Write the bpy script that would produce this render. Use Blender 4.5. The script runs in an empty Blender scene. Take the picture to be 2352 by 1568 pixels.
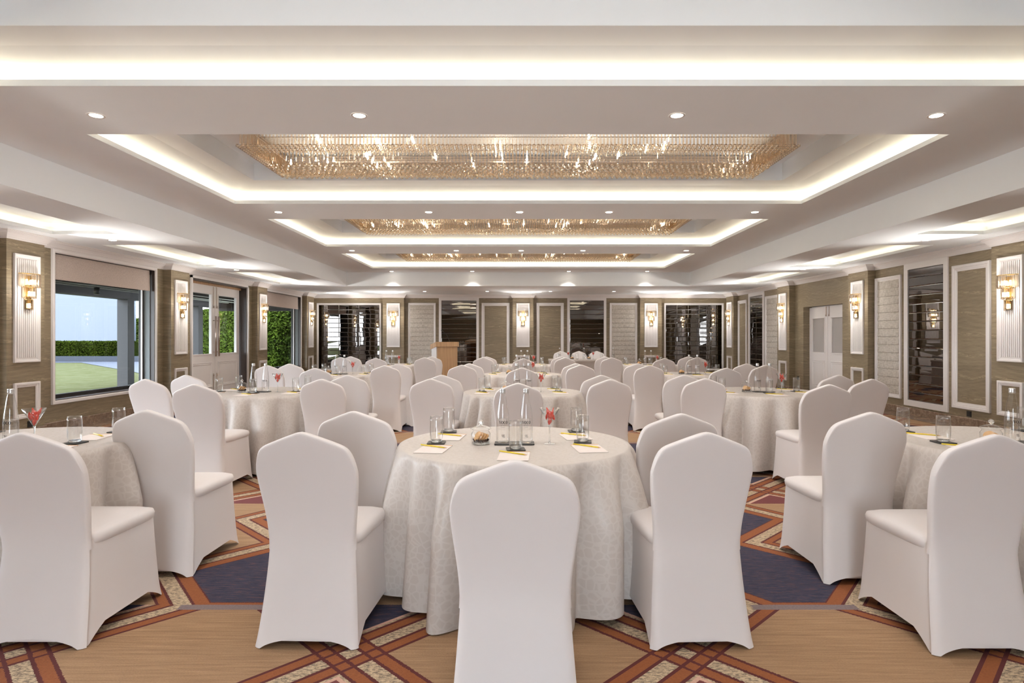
import bpy, bmesh, math, random
from mathutils import Vector, Matrix
random.seed(7)
C = bpy.context.scene.collection
SC = bpy.context.scene
PI = math.pi

# ---------------------------------------------------------------- camera, world, exposure
EYE = 1.34
cam_d = bpy.data.cameras.new('camera'); cam = bpy.data.objects.new('camera', cam_d); C.objects.link(cam)
cam.location = (0, 0, EYE); cam.rotation_euler = (PI/2, 0, 0)
cam_d.sensor_width = 36; cam_d.lens = 1410/2352*36
cam_d.shift_x = -14/2352; cam_d.shift_y = -11/2352; cam_d.clip_end = 300; cam_d.clip_start = 0.05
SC.camera = cam
SC.view_settings.view_transform = 'Standard'; SC.view_settings.look = 'None'
SC.view_settings.gamma = 1; SC.view_settings.use_curve_mapping = False
SC.view_settings.exposure = 2.02
SC.cycles.max_bounces = 12; SC.cycles.diffuse_bounces = 10; SC.cycles.glossy_bounces = 5
SC.cycles.transmission_bounces = 8; SC.cycles.transparent_max_bounces = 24
SC.cycles.sample_clamp_indirect = 4.0
SC.cycles.caustics_reflective = False; SC.cycles.caustics_refractive = False

W = bpy.data.worlds.new('sky'); SC.world = W; W.use_nodes = True
wn = W.node_tree.nodes; wl = W.node_tree.links; wn.clear()
bg = wn.new('ShaderNodeBackground'); wo = wn.new('ShaderNodeOutputWorld')
tc = wn.new('ShaderNodeTexCoord'); sx = wn.new('ShaderNodeSeparateXYZ'); cr = wn.new('ShaderNodeValToRGB')
cr.color_ramp.elements[0].position = 0.0; cr.color_ramp.elements[0].color = (0.86, 0.91, 1.0, 1)
cr.color_ramp.elements[1].position = 0.6; cr.color_ramp.elements[1].color = (0.70, 0.81, 1.0, 1)
wl.new(tc.outputs['Generated'], sx.inputs[0]); wl.new(sx.outputs[2], cr.inputs[0])
wl.new(cr.outputs[0], bg.inputs[0]); bg.inputs[1].default_value = 4.0
wl.new(bg.outputs[0], wo.inputs[0])

WARM = (1.0, 0.79, 0.52); WARM2 = (1.0, 0.95, 0.90)
def light(name, kind, loc, energy, color, rot=(0,0,0), **kw):
    d = bpy.data.lights.new(name, kind); d.energy = energy; d.color = color
    for k, v in kw.items(): setattr(d, k, v)
    o = bpy.data.objects.new(name, d); o.location = loc; o.rotation_euler = rot; C.objects.link(o)
    return o
# light of each chandelier, plus fill added in two trays that have none
TRAYS = [(-2.28, 0.48), (1.50, 4.26), (5.28, 8.04), (9.09, 11.85), (12.87, 15.63)]
CHAND_FILL_W = 10
for i, (a, b) in enumerate(TRAYS):
    light('chandelier_and_fill_uplight', 'AREA', (0, (a+b)/2, 3.40), 2.2 if i > 1 else 4.5, WARM2, (PI, 0, 0), shape='RECTANGLE', size=5.4, size_y=1.0)
    light('chandelier_and_fill_light', 'AREA', (0, (a+b)/2, 3.09 if i > 1 else 3.2), CHAND_FILL_W, WARM2, shape='RECTANGLE', size=5.2, size_y=0.9)
sun = light('sun', 'SUN', (-30, 10, 20), 1.2, (1, 0.95, 0.88), (math.radians(38), math.radians(-8), 0), angle=math.radians(12))

# ---------------------------------------------------------------- node helpers / materials
class NB:
    def __init__(s, name):
        s.m = bpy.data.materials.new(name); s.m.use_nodes = True
        s.t = s.m.node_tree; s.t.nodes.clear()
        s.out = s.t.nodes.new('ShaderNodeOutputMaterial')
    def n(s, typ, **kw):
        nd = s.t.nodes.new(typ)
        for k, v in kw.items(): setattr(nd, k, v)
        return nd
    def link(s, a, b): s.t.links.new(a, b)
    def val(s, sock, v):
        if hasattr(v, 'links') or isinstance(v, bpy.types.NodeSocket): s.link(v, sock)
        elif isinstance(v, (tuple, list)): sock.default_value = (*v, 1) if len(v) == 3 and len(sock.default_value) == 4 else v
        else: sock.default_value = v
    def math(s, op, a, b=0.0, c=None):
        nd = s.n('ShaderNodeMath', operation=op); s.val(nd.inputs[0], a); s.val(nd.inputs[1], b)
        if c is not None: s.val(nd.inputs[2], c)
        return nd.outputs[0]
    def mix(s, f, a, b, blend='MIX'):
        nd = s.n('ShaderNodeMixRGB', blend_type=blend); s.val(nd.inputs[0], f); s.val(nd.inputs[1], a); s.val(nd.inputs[2], b)
        return nd.outputs[0]
    def coord(s, which='Object'): return s.n('ShaderNodeTexCoord').outputs[which]
    def mapped(s, v, scale=(1,1,1), rot=(0,0,0)):
        nd = s.n('ShaderNodeMapping'); s.link(v, nd.inputs[0]); nd.inputs['Scale'].default_value = scale; nd.inputs['Rotation'].default_value = rot
        return nd.outputs[0]
    def noise(s, v, scale=5, detail=3, rough=0.5, dist=0.0):
        nd = s.n('ShaderNodeTexNoise'); s.link(v, nd.inputs['Vector']); nd.inputs['Scale'].default_value = scale
        nd.inputs['Detail'].default_value = detail; nd.inputs['Roughness'].default_value = rough; nd.inputs['Distortion'].default_value = dist
        return nd.outputs[0]
    def ramp(s, f, stops):
        nd = s.n('ShaderNodeValToRGB'); s.link(f, nd.inputs[0]); e = nd.color_ramp.elements
        while len(e) < len(stops): e.new(0.5)
        for i, (p, c) in enumerate(stops): e[i].position = p; e[i].color = (*c, 1) if len(c) == 3 else c
        return nd.outputs[0]
    def bsdf(s, color, rough=0.5, metal=0.0, bump=None, bstr=0.2, bdist=0.01, **kw):
        p = s.n('ShaderNodeBsdfPrincipled'); s.val(p.inputs['Base Color'], color); s.val(p.inputs['Roughness'], rough); s.val(p.inputs['Metallic'], metal)
        for k, v in kw.items(): s.val(p.inputs[k.replace('_', ' ')], v)
        if bump is not None:
            b = s.n('ShaderNodeBump'); b.inputs['Strength'].default_value = bstr; b.inputs['Distance'].default_value = bdist
            s.link(bump, b.inputs['Height']); s.link(b.outputs[0], p.inputs['Normal'])
        s.link(p.outputs[0], s.out.inputs[0]); return s.m

def lin(r, g, b):
    f = lambda c: ((c/255+0.055)/1.055)**2.4 if c > 10 else c/255/12.92
    return (f(r), f(g), f(b))

def m_paint(name, col, rough=0.55):
    k = NB(name); v = k.coord()
    n = k.noise(v, 3, 3); c = k.mix(n, tuple(x*0.97 for x in col), col)
    return k.bsdf(c, rough, bump=k.noise(v, 90, 2), bstr=0.04, bdist=0.002)

def m_wood_wall(name, horiz, ca, cb):
    # horiz axis: 'X' for walls whose length runs along x, 'Y' along y.  long horizontal grain with cathedral figure
    k = NB(name); v = k.coord('Object')
    sc = (0.35, 0.35, 3.2)
    mv = k.mapped(v, sc)
    warp = k.noise(k.mapped(v, (0.5, 0.5, 1.6)), 1.2, 2, 0.5, 0.2)
    z = k.n('ShaderNodeSeparateXYZ'); k.link(v, z.inputs[0])
    ph = k.math('ADD', k.math('MULTIPLY', z.outputs[2], 16.0), k.math('MULTIPLY', warp, 9.0))
    rings = k.math('FRACT', ph)
    rings = k.math('ABSOLUTE', k.math('SUBTRACT', rings, 0.5))
    fine = k.noise(k.mapped(v, (5, 5, 150)), 1.0, 4, 0.7)
    broad = k.noise(k.mapped(v, (0.5, 0.5, 7)), 1.0, 2, 0.5)
    f = k.math('ADD', k.math('MULTIPLY', rings, 0.16), k.math('ADD', k.math('MULTIPLY', fine, 0.70), k.math('MULTIPLY', broad, 0.30)))
    # pale cathedral flames: thin, short, in rows
    fl = k.noise(k.mapped(v, (9, 9, 60)), 1.0, 3, 0.6, 1.2)
    band = k.math('FRACT', k.math('ADD', k.math('MULTIPLY', z.outputs[2], 3.3), k.math('MULTIPLY', k.noise(k.mapped(v, (0.9, 0.9, 0.3)), 1, 1), 1.2)))
    bandm = k.math('LESS_THAN', band, 0.12)
    flm = k.math('MULTIPLY', bandm, k.math('GREATER_THAN', fl, 0.54))
    c = k.ramp(f, [(0.36, cb), (0.72, ca)])
    c = k.mix(k.math('MULTIPLY', flm, 0.30), c, tuple(min(1, x*1.9) for x in ca))
    return k.bsdf(c, 0.42, bump=f, bstr=0.08, bdist=0.003)

MAT = {}
MAT['ceiling'] = m_paint('ceiling_paint', (0.875, 0.905, 0.925), 0.7)
MAT['white'] = m_paint('white_lacquer', (0.74, 0.70, 0.68), 0.35)
MAT['groove'] = m_paint('fluting_lacquer', (0.66, 0.62, 0.60), 0.45)
MAT['wood'] = m_wood_wall('dark_oak_veneer', 'Y', lin(150, 135, 110), lin(108, 94, 73))
def m_fabric_panel():
    k = NB('woven_linen'); v = k.coord()
    a = k.noise(k.mapped(v, (90, 90, 12)), 1, 2); b = k.noise(k.mapped(v, (12, 12, 90)), 1, 2)
    f = k.math('MULTIPLY', k.math('ADD', a, b), 0.5)
    c = k.ramp(f, [(0.35, lin(160, 150, 138)), (0.65, lin(205, 198, 188))])
    return k.bsdf(c, 0.9, bump=f, bstr=0.3, bdist=0.002)
MAT['linen'] = m_fabric_panel()
def m_blind():
    k = NB('roller_blind_cloth'); v = k.coord()
    a = k.noise(k.mapped(v, (60, 60, 300)), 1, 2); b = k.noise(k.mapped(v, (60, 300, 60)), 1, 2)
    f = k.math('MULTIPLY', k.math('ADD', a, b), 0.5)
    c = k.ramp(f, [(0.35, lin(168, 152, 142)), (0.65, lin(206, 192, 182))])
    return k.bsdf(c, 0.9, bump=f, bstr=0.2, bdist=0.001)
MAT['blind'] = m_blind()
def m_marble():
    k = NB('brown_marble'); v = k.coord()
    n = k.noise(v, 6, 6, 0.7, 2.0); n2 = k.noise(v, 30, 4, 0.6)
    f = k.math('ADD', k.math('MULTIPLY', n, 0.7), k.math('MULTIPLY', n2, 0.3))
    c = k.ramp(f, [(0.3, lin(92, 74, 60)), (0.5, lin(132, 110, 92)), (0.68, lin(168, 146, 124))])
    return k.bsdf(c, 0.25)
MAT['marble'] = m_marble()
def m_simple(name, col, rough=0.5, metal=0.0, **kw):
    k = NB(name); v = k.coord(); n = k.noise(v, 14, 3)
    return k.bsdf(k.mix(n, tuple(x*0.88 for x in col), col), rough, metal, **kw)
MAT['mirror'] = m_simple('smoked_mirror', (0.22, 0.205, 0.195), 0.015, 1.0)
MAT['mirror_edge'] = m_simple('mirror_backing', (0.05, 0.045, 0.04), 0.3)
MAT['brass'] = m_simple('polished_brass', (0.85, 0.62, 0.28), 0.16, 1.0)
MAT['chrome'] = m_simple('brushed_nickel', (0.62, 0.52, 0.46), 0.28, 1.0)
MAT['cap'] = m_simple('silver_cap', (0.72, 0.72, 0.72), 0.3, 0.9)
MAT['black'] = m_simple('black_leatherette', (0.012, 0.011, 0.012), 0.4)
MAT['socket'] = m_simple('black_plastic', (0.02, 0.02, 0.02), 0.35)
MAT['frame'] = m_simple('dark_window_frame', lin(70, 60, 55), 0.4)
MAT['jamb'] = m_simple('grey_stone_jamb', lin(120, 124, 122), 0.5)
MAT['post'] = m_simple('dark_pergola_timber', lin(38, 35, 35), 0.6)
MAT['batten'] = m_simple('pale_batten', lin(150, 152, 140), 0.6)
MAT['stone'] = m_simple('grey_kerb_stone', lin(54, 56, 62), 0.8, 0.0, Specular_IOR_Level=0.0)
MAT['paving'] = m_simple('slate_paving', lin(60, 62, 70), 0.8, 0.0, Specular_IOR_Level=0.1)
MAT['garden_wall'] = m_simple('pale_blue_render', (0.11, 0.120, 0.138), 0.9, 0.0, Specular_IOR_Level=0.0)
MAT['podium_front'] = None
def m_oak(name, ca, cb):
    k = NB(name); v = k.coord(); f = k.noise(k.mapped(v, (40, 40, 1.2)), 1, 4, 0.6)
    return k.bsdf(k.ramp(f, [(0.3, cb), (0.7, ca)]), 0.4)
MAT['oak'] = m_oak('light_oak', lin(196, 160, 122), lin(160, 124, 90))
MAT['pad'] = m_simple('notepad_paper', (0.80, 0.72, 0.68), 0.8)
MAT['pad_edge'] = m_simple('notepad_gum_edge', lin(226, 160, 60), 0.6)
MAT['pencil'] = m_simple('yellow_pencil_paint', lin(226, 200, 40), 0.35)
MAT['pencil_wood'] = m_simple('pencil_wood', lin(214, 170, 120), 0.6)
MAT['candy'] = m_simple('red_wrapper', lin(214, 62, 44), 0.25)
MAT['cookie'] = m_simple('baked_cookie', lin(205, 160, 108), 0.8)
MAT['seed'] = m_simple('dark_beans', lin(62, 34, 24), 0.4)
MAT['ink'] = m_simple('black_print', (0.015, 0.012, 0.012), 0.5)
def m_spandex():
    k = NB('white_spandex'); v = k.coord()
    w = k.noise(k.mapped(v, (1, 1, 1)), 420, 2)
    c = k.mix(k.noise(v, 4, 2), (0.65, 0.60, 0.58), (0.68, 0.63, 0.61))
    return k.bsdf(c, 0.62, bump=w, bstr=0.05, bdist=0.001, Sheen_Weight=0.15)
MAT['spandex'] = m_spandex()
def m_cloth(name='damask_cloth'):
    k = NB(name); uv = k.coord('UV')
    wv = k.mix(0.10, uv, k.n('ShaderNodeTexNoise').outputs[1])
    vo = k.n('ShaderNodeTexVoronoi', feature='DISTANCE_TO_EDGE'); k.link(k.mapped(uv, (36, 29, 1)), vo.inputs['Vector']); vo.inputs['Scale'].default_value = 1.0
    vo.inputs['Randomness'].default_value = 0.85
    d = vo.outputs['Distance']
    inside = k.n('ShaderNodeMapRange'); k.link(d, inside.inputs[0]); inside.inputs[1].default_value = 0.06; inside.inputs[2].default_value = 0.13
    c = k.mix(inside.outputs[0], (0.54, 0.49, 0.45), (0.495, 0.44, 0.40))
    r = k.n('ShaderNodeMapRange'); k.link(inside.outputs[0], r.inputs[0]); r.inputs[3].default_value = 0.62; r.inputs[4].default_value = 0.34
    n = k.noise(k.mapped(uv, (200, 200, 1)), 1, 2)
    return k.bsdf(c, r.outputs[0], bump=n, bstr=0.06, bdist=0.001)
MAT['cloth'] = m_cloth()

def m_thin_glass(name, tint=(0.985, 0.985, 0.98), edge=(0.80, 0.80, 0.79), refl=1.0, power=2.5):
    k = NB(name)
    lw = k.n('ShaderNodeLayerWeight'); lw.inputs[0].default_value = 0.25
    f = k.math('POWER', lw.outputs['Facing'], power)
    col = k.mix(f, tint, edge)
    tr = k.n('ShaderNodeBsdfTransparent'); k.link(col, tr.inputs[0])
    gl = k.n('ShaderNodeBsdfGlossy'); gl.inputs['Roughness'].default_value = 0.01
    fz = k.math('ADD', 0.05, k.math('MULTIPLY', 0.9, k.math('POWER', k.n('ShaderNodeLayerWeight').outputs['Facing'], 4.0)))
    mx = k.n('ShaderNodeMixShader'); k.val(mx.inputs[0], k.math('MULTIPLY', fz, refl)); k.link(tr.outputs[0], mx.inputs[1]); k.link(gl.outputs[0], mx.inputs[2])
    k.link(mx.outputs[0], k.out.inputs[0]); return k.m
MAT['glass'] = m_thin_glass('clear_glass', refl=1.3)
MAT['pane'] = m_thin_glass('window_glass', (0.95, 0.97, 0.96), (0.8, 0.82, 0.82), 0.22)
def m_crystal(name, col, mixf):
    k = NB(name)
    g = k.n('ShaderNodeBsdfGlass'); g.inputs['IOR'].default_value = 1.5; g.inputs['Roughness'].default_value = 0.0; g.inputs['Color'].default_value = (*col, 1)
    tr = k.n('ShaderNodeBsdfTransparent'); tr.inputs[0].default_value = (*col, 1)
    mx = k.n('ShaderNodeMixShader'); mx.inputs[0].default_value = mixf
    k.link(g.outputs[0], mx.inputs[1]); k.link(tr.outputs[0], mx.inputs[2]); k.link(mx.outputs[0], k.out.inputs[0]); return k.m
MAT['crystal'] = m_crystal('cut_crystal', (1.0, 0.95, 0.88), 0.35)
MAT['heavy_glass'] = m_crystal('heavy_glass_base', (0.97, 0.98, 0.98), 0.3)
def m_emit(name, col, s):
    k = NB(name); e = k.n('ShaderNodeEmission'); e.inputs[0].default_value = (*col, 1); e.inputs[1].default_value = s
    k.link(e.outputs[0], k.out.inputs[0]); return k.m
MAT['bulb'] = m_emit('lamp_glow', (1.0, 0.86, 0.66), 14)
MAT['lens'] = m_emit('downlight_glow', (1.0, 0.88, 0.72), 7)
MAT['exit'] = m_emit('exit_sign_glow', (0.1, 0.8, 0.35), 1.5)
def m_frost():
    k = NB('frosted_grey_glass'); v = k.coord(); n = k.noise(v, 3, 2)
    return k.bsdf(k.mix(n, lin(160, 154, 150), lin(172, 166, 162)), 0.35)
MAT['frost'] = m_frost()
def m_leaf(name, a, b, rough=0.9, sc=10):
    k = NB(name); v = k.coord(); n = k.noise(v, sc, 4, 0.7); n2 = k.noise(v, 1.2, 2)
    f = k.math('ADD', k.math('MULTIPLY', n, 0.7), k.math('MULTIPLY', n2, 0.3))
    return k.bsdf(k.ramp(f, [(0.35, a), (0.65, b)]), rough, Specular_IOR_Level=0.0)
MAT['hedge_dark'] = m_leaf('clipped_hedge_leaf', lin(8, 15, 3), lin(42, 50, 12))
MAT['hedge'] = m_leaf('tall_hedge_leaf', lin(13, 24, 7), lin(62, 76, 24))
MAT['lawn'] = m_leaf('lawn_grass', lin(56, 57, 35), lin(68, 68, 50), 1.0, 3)

def m_carpet():
    k = NB('patterned_carpet'); v = k.coord()
    s = k.n('ShaderNodeSeparateXYZ'); k.link(v, s.inputs[0])
    jit = k.noise(v, 130, 1); j = k.math('MULTIPLY', k.math('SUBTRACT', jit, 0.5), 0.010)
    X = k.math('ADD', s.outputs[0], j); Y = k.math('ADD', s.outputs[1], j)
    M, A, S, ab = (lambda a, b: k.math('MULTIPLY', a, b)), (lambda a, b: k.math('ADD', a, b)), (lambda a, b: k.math('SUBTRACT', a, b)), (lambda a: k.math('ABSOLUTE', a))
    lt, gt = (lambda a, b: k.math('LESS_THAN', a, b)), (lambda a, b: k.math('GREATER_THAN', a, b))
    mx = lambda a, b: k.math('MAXIMUM', a, b)
    P = 1.42; Q = 2.80
    u = ab(S(M(k.math('FRACT', A(k.math('DIVIDE', X, P), 100.5)), P), P/2))          # |u| 0..0.71
    w = ab(S(M(k.math('FRACT', A(k.math('DIVIDE', S(Y, 2.6), Q), 100.5)), Q), Q/2))   # |v| 0..1.4
    # distance to the crossing roads of the tan hexagon
    d = M(S(A(u, w), P/2), 0.7071)
    ws = S(M(k.math('FRACT', A(k.math('DIVIDE', S(Y, 2.6), Q), 100.5)), Q), Q/2)
    ed = M(A(S(P/2, u), w), 0.7071)
    ad = k.math('MINIMUM', ab(d), 9.0)
    low = lt(w, 0.47)
    # navy hexagon: sdf-like measure, inside > 0
    a1 = M(S(A(S(0.47, 0), 0), 0), 0)  # placeholder zero
    e1 = M(S(S(w, 0.50), M(S(u, 0.13), 1.25)), 0.62)      # lower slanted side
    e2 = M(S(S(1.34, w), u), 0.7071)                      # upper slanted side
    e3 = S(w, 0.50)
    h = k.math('MINIMUM', k.math('MINIMUM', e1, e2), e3)
    tan = k.ramp(k.noise(k.mapped(v, (3, 60, 1)), 1, 4, 0.7), [(0.3, lin(140, 108, 78)), (0.7, lin(172, 138, 104))])
    navy = k.ramp(k.noise(k.mapped(v, (10, 110, 1)), 1, 4, 0.8), [(0.35, lin(30, 32, 50)), (0.52, lin(52, 52, 74)), (0.66, lin(104, 70, 64))])
    cream = k.ramp(k.noise(k.mapped(v, (40, 90, 1)), 1, 4, 0.8), [(0.42, lin(118, 104, 90)), (0.55, lin(196, 172, 140))])
    orange = k.mix(k.noise(v, 80, 2), lin(128, 70, 34), lin(152, 90, 48))
    maroon = lin(88, 34, 32); greyb = k.mix(k.noise(v, 90, 2), lin(104, 92, 100), lin(140, 122, 116))
    def band(dist, lo, hi): return M(gt(dist, lo), lt(dist, hi))
    # region up to w<0.47 : roads
    col = k.mix(lt(d, 0.0), cream, tan)                     # beyond the road: cream, inside hex: tan
    road_c = lt(ad, 0.05)
    col = k.mix(road_c, col, cream)
    col = k.mix(band(ad, 0.042, 0.105), col, orange)
    col = k.mix(mx(lt(ab(S(ad, 0.042)), 0.008), lt(ab(S(ad, 0.105)), 0.008)), col, maroon)
    col = k.mix(M(band(ed, 0.042, 0.105), lt(ad, 0.14)), col, orange)
    for dd_ in (ad, ed): col = k.mix(mx(M(lt(ab(S(dd_, 0.042)), 0.008), lt(mx(ad, ed), 0.113)), M(lt(ab(S(dd_, 0.105)), 0.008), lt(mx(ad, ed), 0.113))), col, maroon)
    inner = M(gt(d, 0.125), lt(d, 0.143)); col = k.mix(inner, col, lin(200, 160, 140)); col = k.mix(gt(d, 0.143), col, k.mix(gt(ws, 0), lin(112, 56, 56), navy))
    col = k.mix(band(w, 0.415, 0.47), col, k.mix(lt(u, 0.26), col, greyb))
    # upper region
    c2 = tan
    far = lt(h, -0.19); c2 = k.mix(far, cream, c2)
    c2 = k.mix(band(h, -0.075, 0.0), c2, orange)
    c2 = k.mix(band(h, -0.215, -0.16), c2, orange)
    for q in (0.0, -0.075, -0.16, -0.215): c2 = k.mix(lt(ab(S(h, q)), 0.007), c2, maroon)
    c2 = k.mix(gt(h, 0.0), c2, navy)
    col = k.mix(low, c2, col)
    pile = k.noise(k.mapped(v, (120, 260, 1)), 1, 3)
    col = k.mix(0.25, col, k.mix(pile, (0.0, 0.0, 0.0), (1, 1, 1)), 'OVERLAY')
    return k.bsdf(col, 0.95, bump=pile, bstr=0.5, bdist=0.004)
MAT['carpet'] = m_carpet()

# ---------------------------------------------------------------- mesh helpers
class MB:
    def __init__(s): s.v = []; s.f = []; s.mi = []; s.uv = None; s.mats = []; s.smooth = []
    def m(s, mat):
        if mat not in s.mats: s.mats.append(mat)
        return s.mats.index(mat)
    def face(s, idx, mi=0, sm=False): s.f.append(idx); s.mi.append(mi); s.smooth.append(sm)
    def quad(s, pts, mi=0, sm=False):
        b = len(s.v); s.v += [tuple(p) for p in pts]; s.face(list(range(b, b+len(pts))), mi, sm)
    def box(s, x0, x1, y0, y1, z0, z1, mi=0):
        if x0 > x1: x0, x1 = x1, x0
        if y0 > y1: y0, y1 = y1, y0
        if z0 > z1: z0, z1 = z1, z0
        b = len(s.v)
        s.v += [(x0,y0,z0),(x1,y0,z0),(x1,y1,z0),(x0,y1,z0),(x0,y0,z1),(x1,y0,z1),(x1,y1,z1),(x0,y1,z1)]
        for q in ((0,3,2,1),(4,5,6,7),(0,1,5,4),(1,2,6,5),(2,3,7,6),(3,0,4,7)): s.face([b+i for i in q], mi)
    def rings(s, rings, mi=0, sm=True, closed=True, cap0=False, cap1=False):
        n = len(rings[0]); b = len(s.v)
        for r in rings: s.v += [tuple(p) for p in r]
        for i in range(len(rings)-1):
            for j in range(n if closed else n-1):
                a = b+i*n+j; c = b+i*n+(j+1) % n
                s.face([a, c, c+n, a+n], mi, sm)
        if cap0: s.face([b+j for j in range(n)][::-1], mi, False)
        if cap1: s.face([b+(len(rings)-1)*n+j for j in range(n)], mi, False)
    def lathe(s, prof, n=24, cx=0, cy=0, cz=0, mi=0, sm=True, cap0=False, cap1=False):
        s.rings([[(cx+r*math.cos(2*PI*j/n), cy+r*math.sin(2*PI*j/n), cz+z) for j in range(n)] for r, z in prof], mi, sm, True, cap0, cap1)
    def tube(s, a, b, r, n=8, mi=0, r2=None):
        a = Vector(a); b = Vector(b); d = (b-a).normalized(); up = Vector((0,0,1)) if abs(d.z) < 0.9 else Vector((1,0,0))
        u = d.cross(up).normalized(); w = d.cross(u); r2 = r if r2 is None else r2
        s.rings([[p + u*rr*math.cos(2*PI*j/n) + w*rr*math.sin(2*PI*j/n) for j in range(n)] for p, rr in ((a, r), (b, r2))], mi, True, True, True, True)
def mesh_of(name, mb, mat, off=(0,0,0)):
    me = bpy.data.meshes.new(name)
    me.from_pydata([(p[0]-off[0], p[1]-off[1], p[2]-off[2]) for p in mb.v], [], mb.f)
    mats = mat if isinstance(mat, (list, tuple)) else [mat]
    for m in mats: me.materials.append(MAT[m] if isinstance(m, str) else m)
    me.polygons.foreach_set('material_index', mb.mi); me.polygons.foreach_set('use_smooth', mb.smooth)
    if mb.uv:
        ul = me.uv_layers.new(name='UVMap')
        for li, lp in enumerate(me.loops): ul.data[li].uv = mb.uv[lp.vertex_index]
    me.update(); return me
def part(name, mb, mat, parent=None, world=True):
    """mesh object. world=True: mb is in world space; origin put at parent's origin or at the base centre"""
    if parent is not None:
        off = (0,0,0)
        if world:
            p = parent; off = Vector((0,0,0))
            while p is not None: off += p.location; p = p.parent
        o = bpy.data.objects.new(name, mesh_of(name, mb, mat, off)); C.objects.link(o); o.parent = parent; return o
    if world:
        xs = [p[0] for p in mb.v]; ys = [p[1] for p in mb.v]; zs = [p[2] for p in mb.v]
        off = ((min(xs)+max(xs))/2, (min(ys)+max(ys))/2, min(zs))
    else: off = (0,0,0)
    o = bpy.data.objects.new(name, mesh_of(name, mb, mat, off)); o.location = off; C.objects.link(o); return o
def thing(name, label, cat, loc=(0,0,0), rz=0, group=None):
    o = bpy.data.objects.new(name, None); o.empty_display_size = 0.1; C.objects.link(o)
    o.location = loc; o.rotation_euler = (0,0,rz); tag(o, label, cat, group); return o
def tag(o, label, cat, group=None, kind=None):
    o['label'] = label; o['category'] = cat
    if group: o['group'] = group
    if kind: o['kind'] = kind
    return o
def struct(o): o['kind'] = 'structure'; return o
def dup(o, loc=None, rz=None, parent=None):
    c = o.copy(); C.objects.link(c); c.parent = parent
    if loc is not None: c.location = loc
    if rz is not None: c.rotation_euler = (0,0,rz)
    for ch in KIDS(o): dup(ch, parent=c)
    return c
_kids = {}
def KIDS(o): return list(o.children)

# ---------------------------------------------------------------- room dimensions
XL, XR, YB, YF = -6.68, 6.80, 20.05, -3.2
Z1, Z2 = 2.71, 3.08           # lower ceiling, coffer ceiling
PD = 0.145                    # pilaster projection
PL = [(0.45,1.10),(4.20,4.85),(7.84,8.47),(11.56,12.20),(15.40,16.00),(19.00,19.65)]
PR = [(0.50,1.18),(4.25,4.93),(7.95,8.63),(11.68,12.37),(15.07,15.76),(18.98,19.62)]
PB = [(-4.39,-3.70),(-0.18,0.50),(3.96,4.66)]
CX0, CX1, CY0, CY1 = -4.64, 4.64, -2.75, 16.6
def W3(side, s, z, d):
    if side == 'left': return (XL+d, s, z)
    if side == 'right': return (XR-d, s, z)
    return (s, YB-d, z)
def wbox(mb, side, s0, s1, z0, z1, d0, d1, mi=0):
    a = W3(side, s0, z0, d0); b = W3(side, s1, z1, d1)
    mb.box(a[0], b[0], a[1], b[1], a[2], b[2], mi)
def wframe(mb, side, s0, s1, z0, z1, prof, mi=0):
    """mitred picture-frame moulding; prof = [(inset, d), ...]"""
    rings = []
    for ins, d in prof:
        rings.append([W3(side, s0+ins, z0+ins, d), W3(side, s1-ins, z0+ins, d), W3(side, s1-ins, z1-ins, d), W3(side, s0+ins, z1-ins, d)])
    mb.rings(rings, mi, False, True)

# ---------------------------------------------------------------- floor
f = MB(); f.quad([(XL-0.4,YF,0),(XR+0.4,YF,0),(XR+0.4,YB+0.2,0),(XL-0.4,YB+0.2,0)]); 
fl = struct(part('floor', f, 'carpet', world=False))
f = MB(); f.box(XL, XL+0.42, YF, YB, 0.0, 0.006); f.box(XR-0.42, XR, YF, YB, 0.0, 0.006); f.box(XL+0.42, XR-0.42, YB-0.42, YB, 0.0, 0.006)
part('marble_border', f, 'marble', fl)

# ---------------------------------------------------------------- ceiling
def plate(mb, x0, x1, y0, y1, z, holes):
    xs = sorted({x0, x1, *[h[0] for h in holes], *[h[1] for h in holes]}); ys = sorted({y0, y1, *[h[2] for h in holes], *[h[3] for h in holes]})
    xs = [x for x in xs if x0 <= x <= x1]; ys = [y for y in ys if y0 <= y <= y1]
    for i in range(len(xs)-1):
        for j in range(len(ys)-1):
            cx, cy = (xs[i]+xs[i+1])/2, (ys[j]+ys[j+1])/2
            if any(h[0] < cx < h[1] and h[2] < cy < h[3] for h in holes): continue
            mb.quad([(xs[i],ys[j],z),(xs[i],ys[j+1],z),(xs[i+1],ys[j+1],z),(xs[i+1],ys[j],z)])
TX = 3.71
SIDE_Y = [(1.40,4.28),(5.30,8.20),(9.18,12.08),(13.08,16.02)]
SX0, SX1 = 5.33, 6.22
tray_holes = [(-TX, TX, a, b) for a, b in TRAYS]
side_holes = [(sx*SX0 if sx > 0 else -SX1, SX1 if sx > 0 else -SX0, a, b) for a, b in SIDE_Y for sx in (-1, 1)]
m = MB(); plate(m, XL-0.3, XR+0.3, YF, YB+0.2, Z1, side_holes + [(CX0, CX1, CY0, CY1)])
ceil = struct(part('ceiling', m, 'ceiling', world=False))
m = MB(); plate(m, CX0, CX1, CY0, CY1, Z2, tray_holes)
m.rings([[(CX0,CY0,z),(CX1,CY0,z),(CX1,CY1,z),(CX0,CY1,z)] for z in (Z1, Z2)], 0, False)
part('coffer', m, 'ceiling', ceil)
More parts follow.
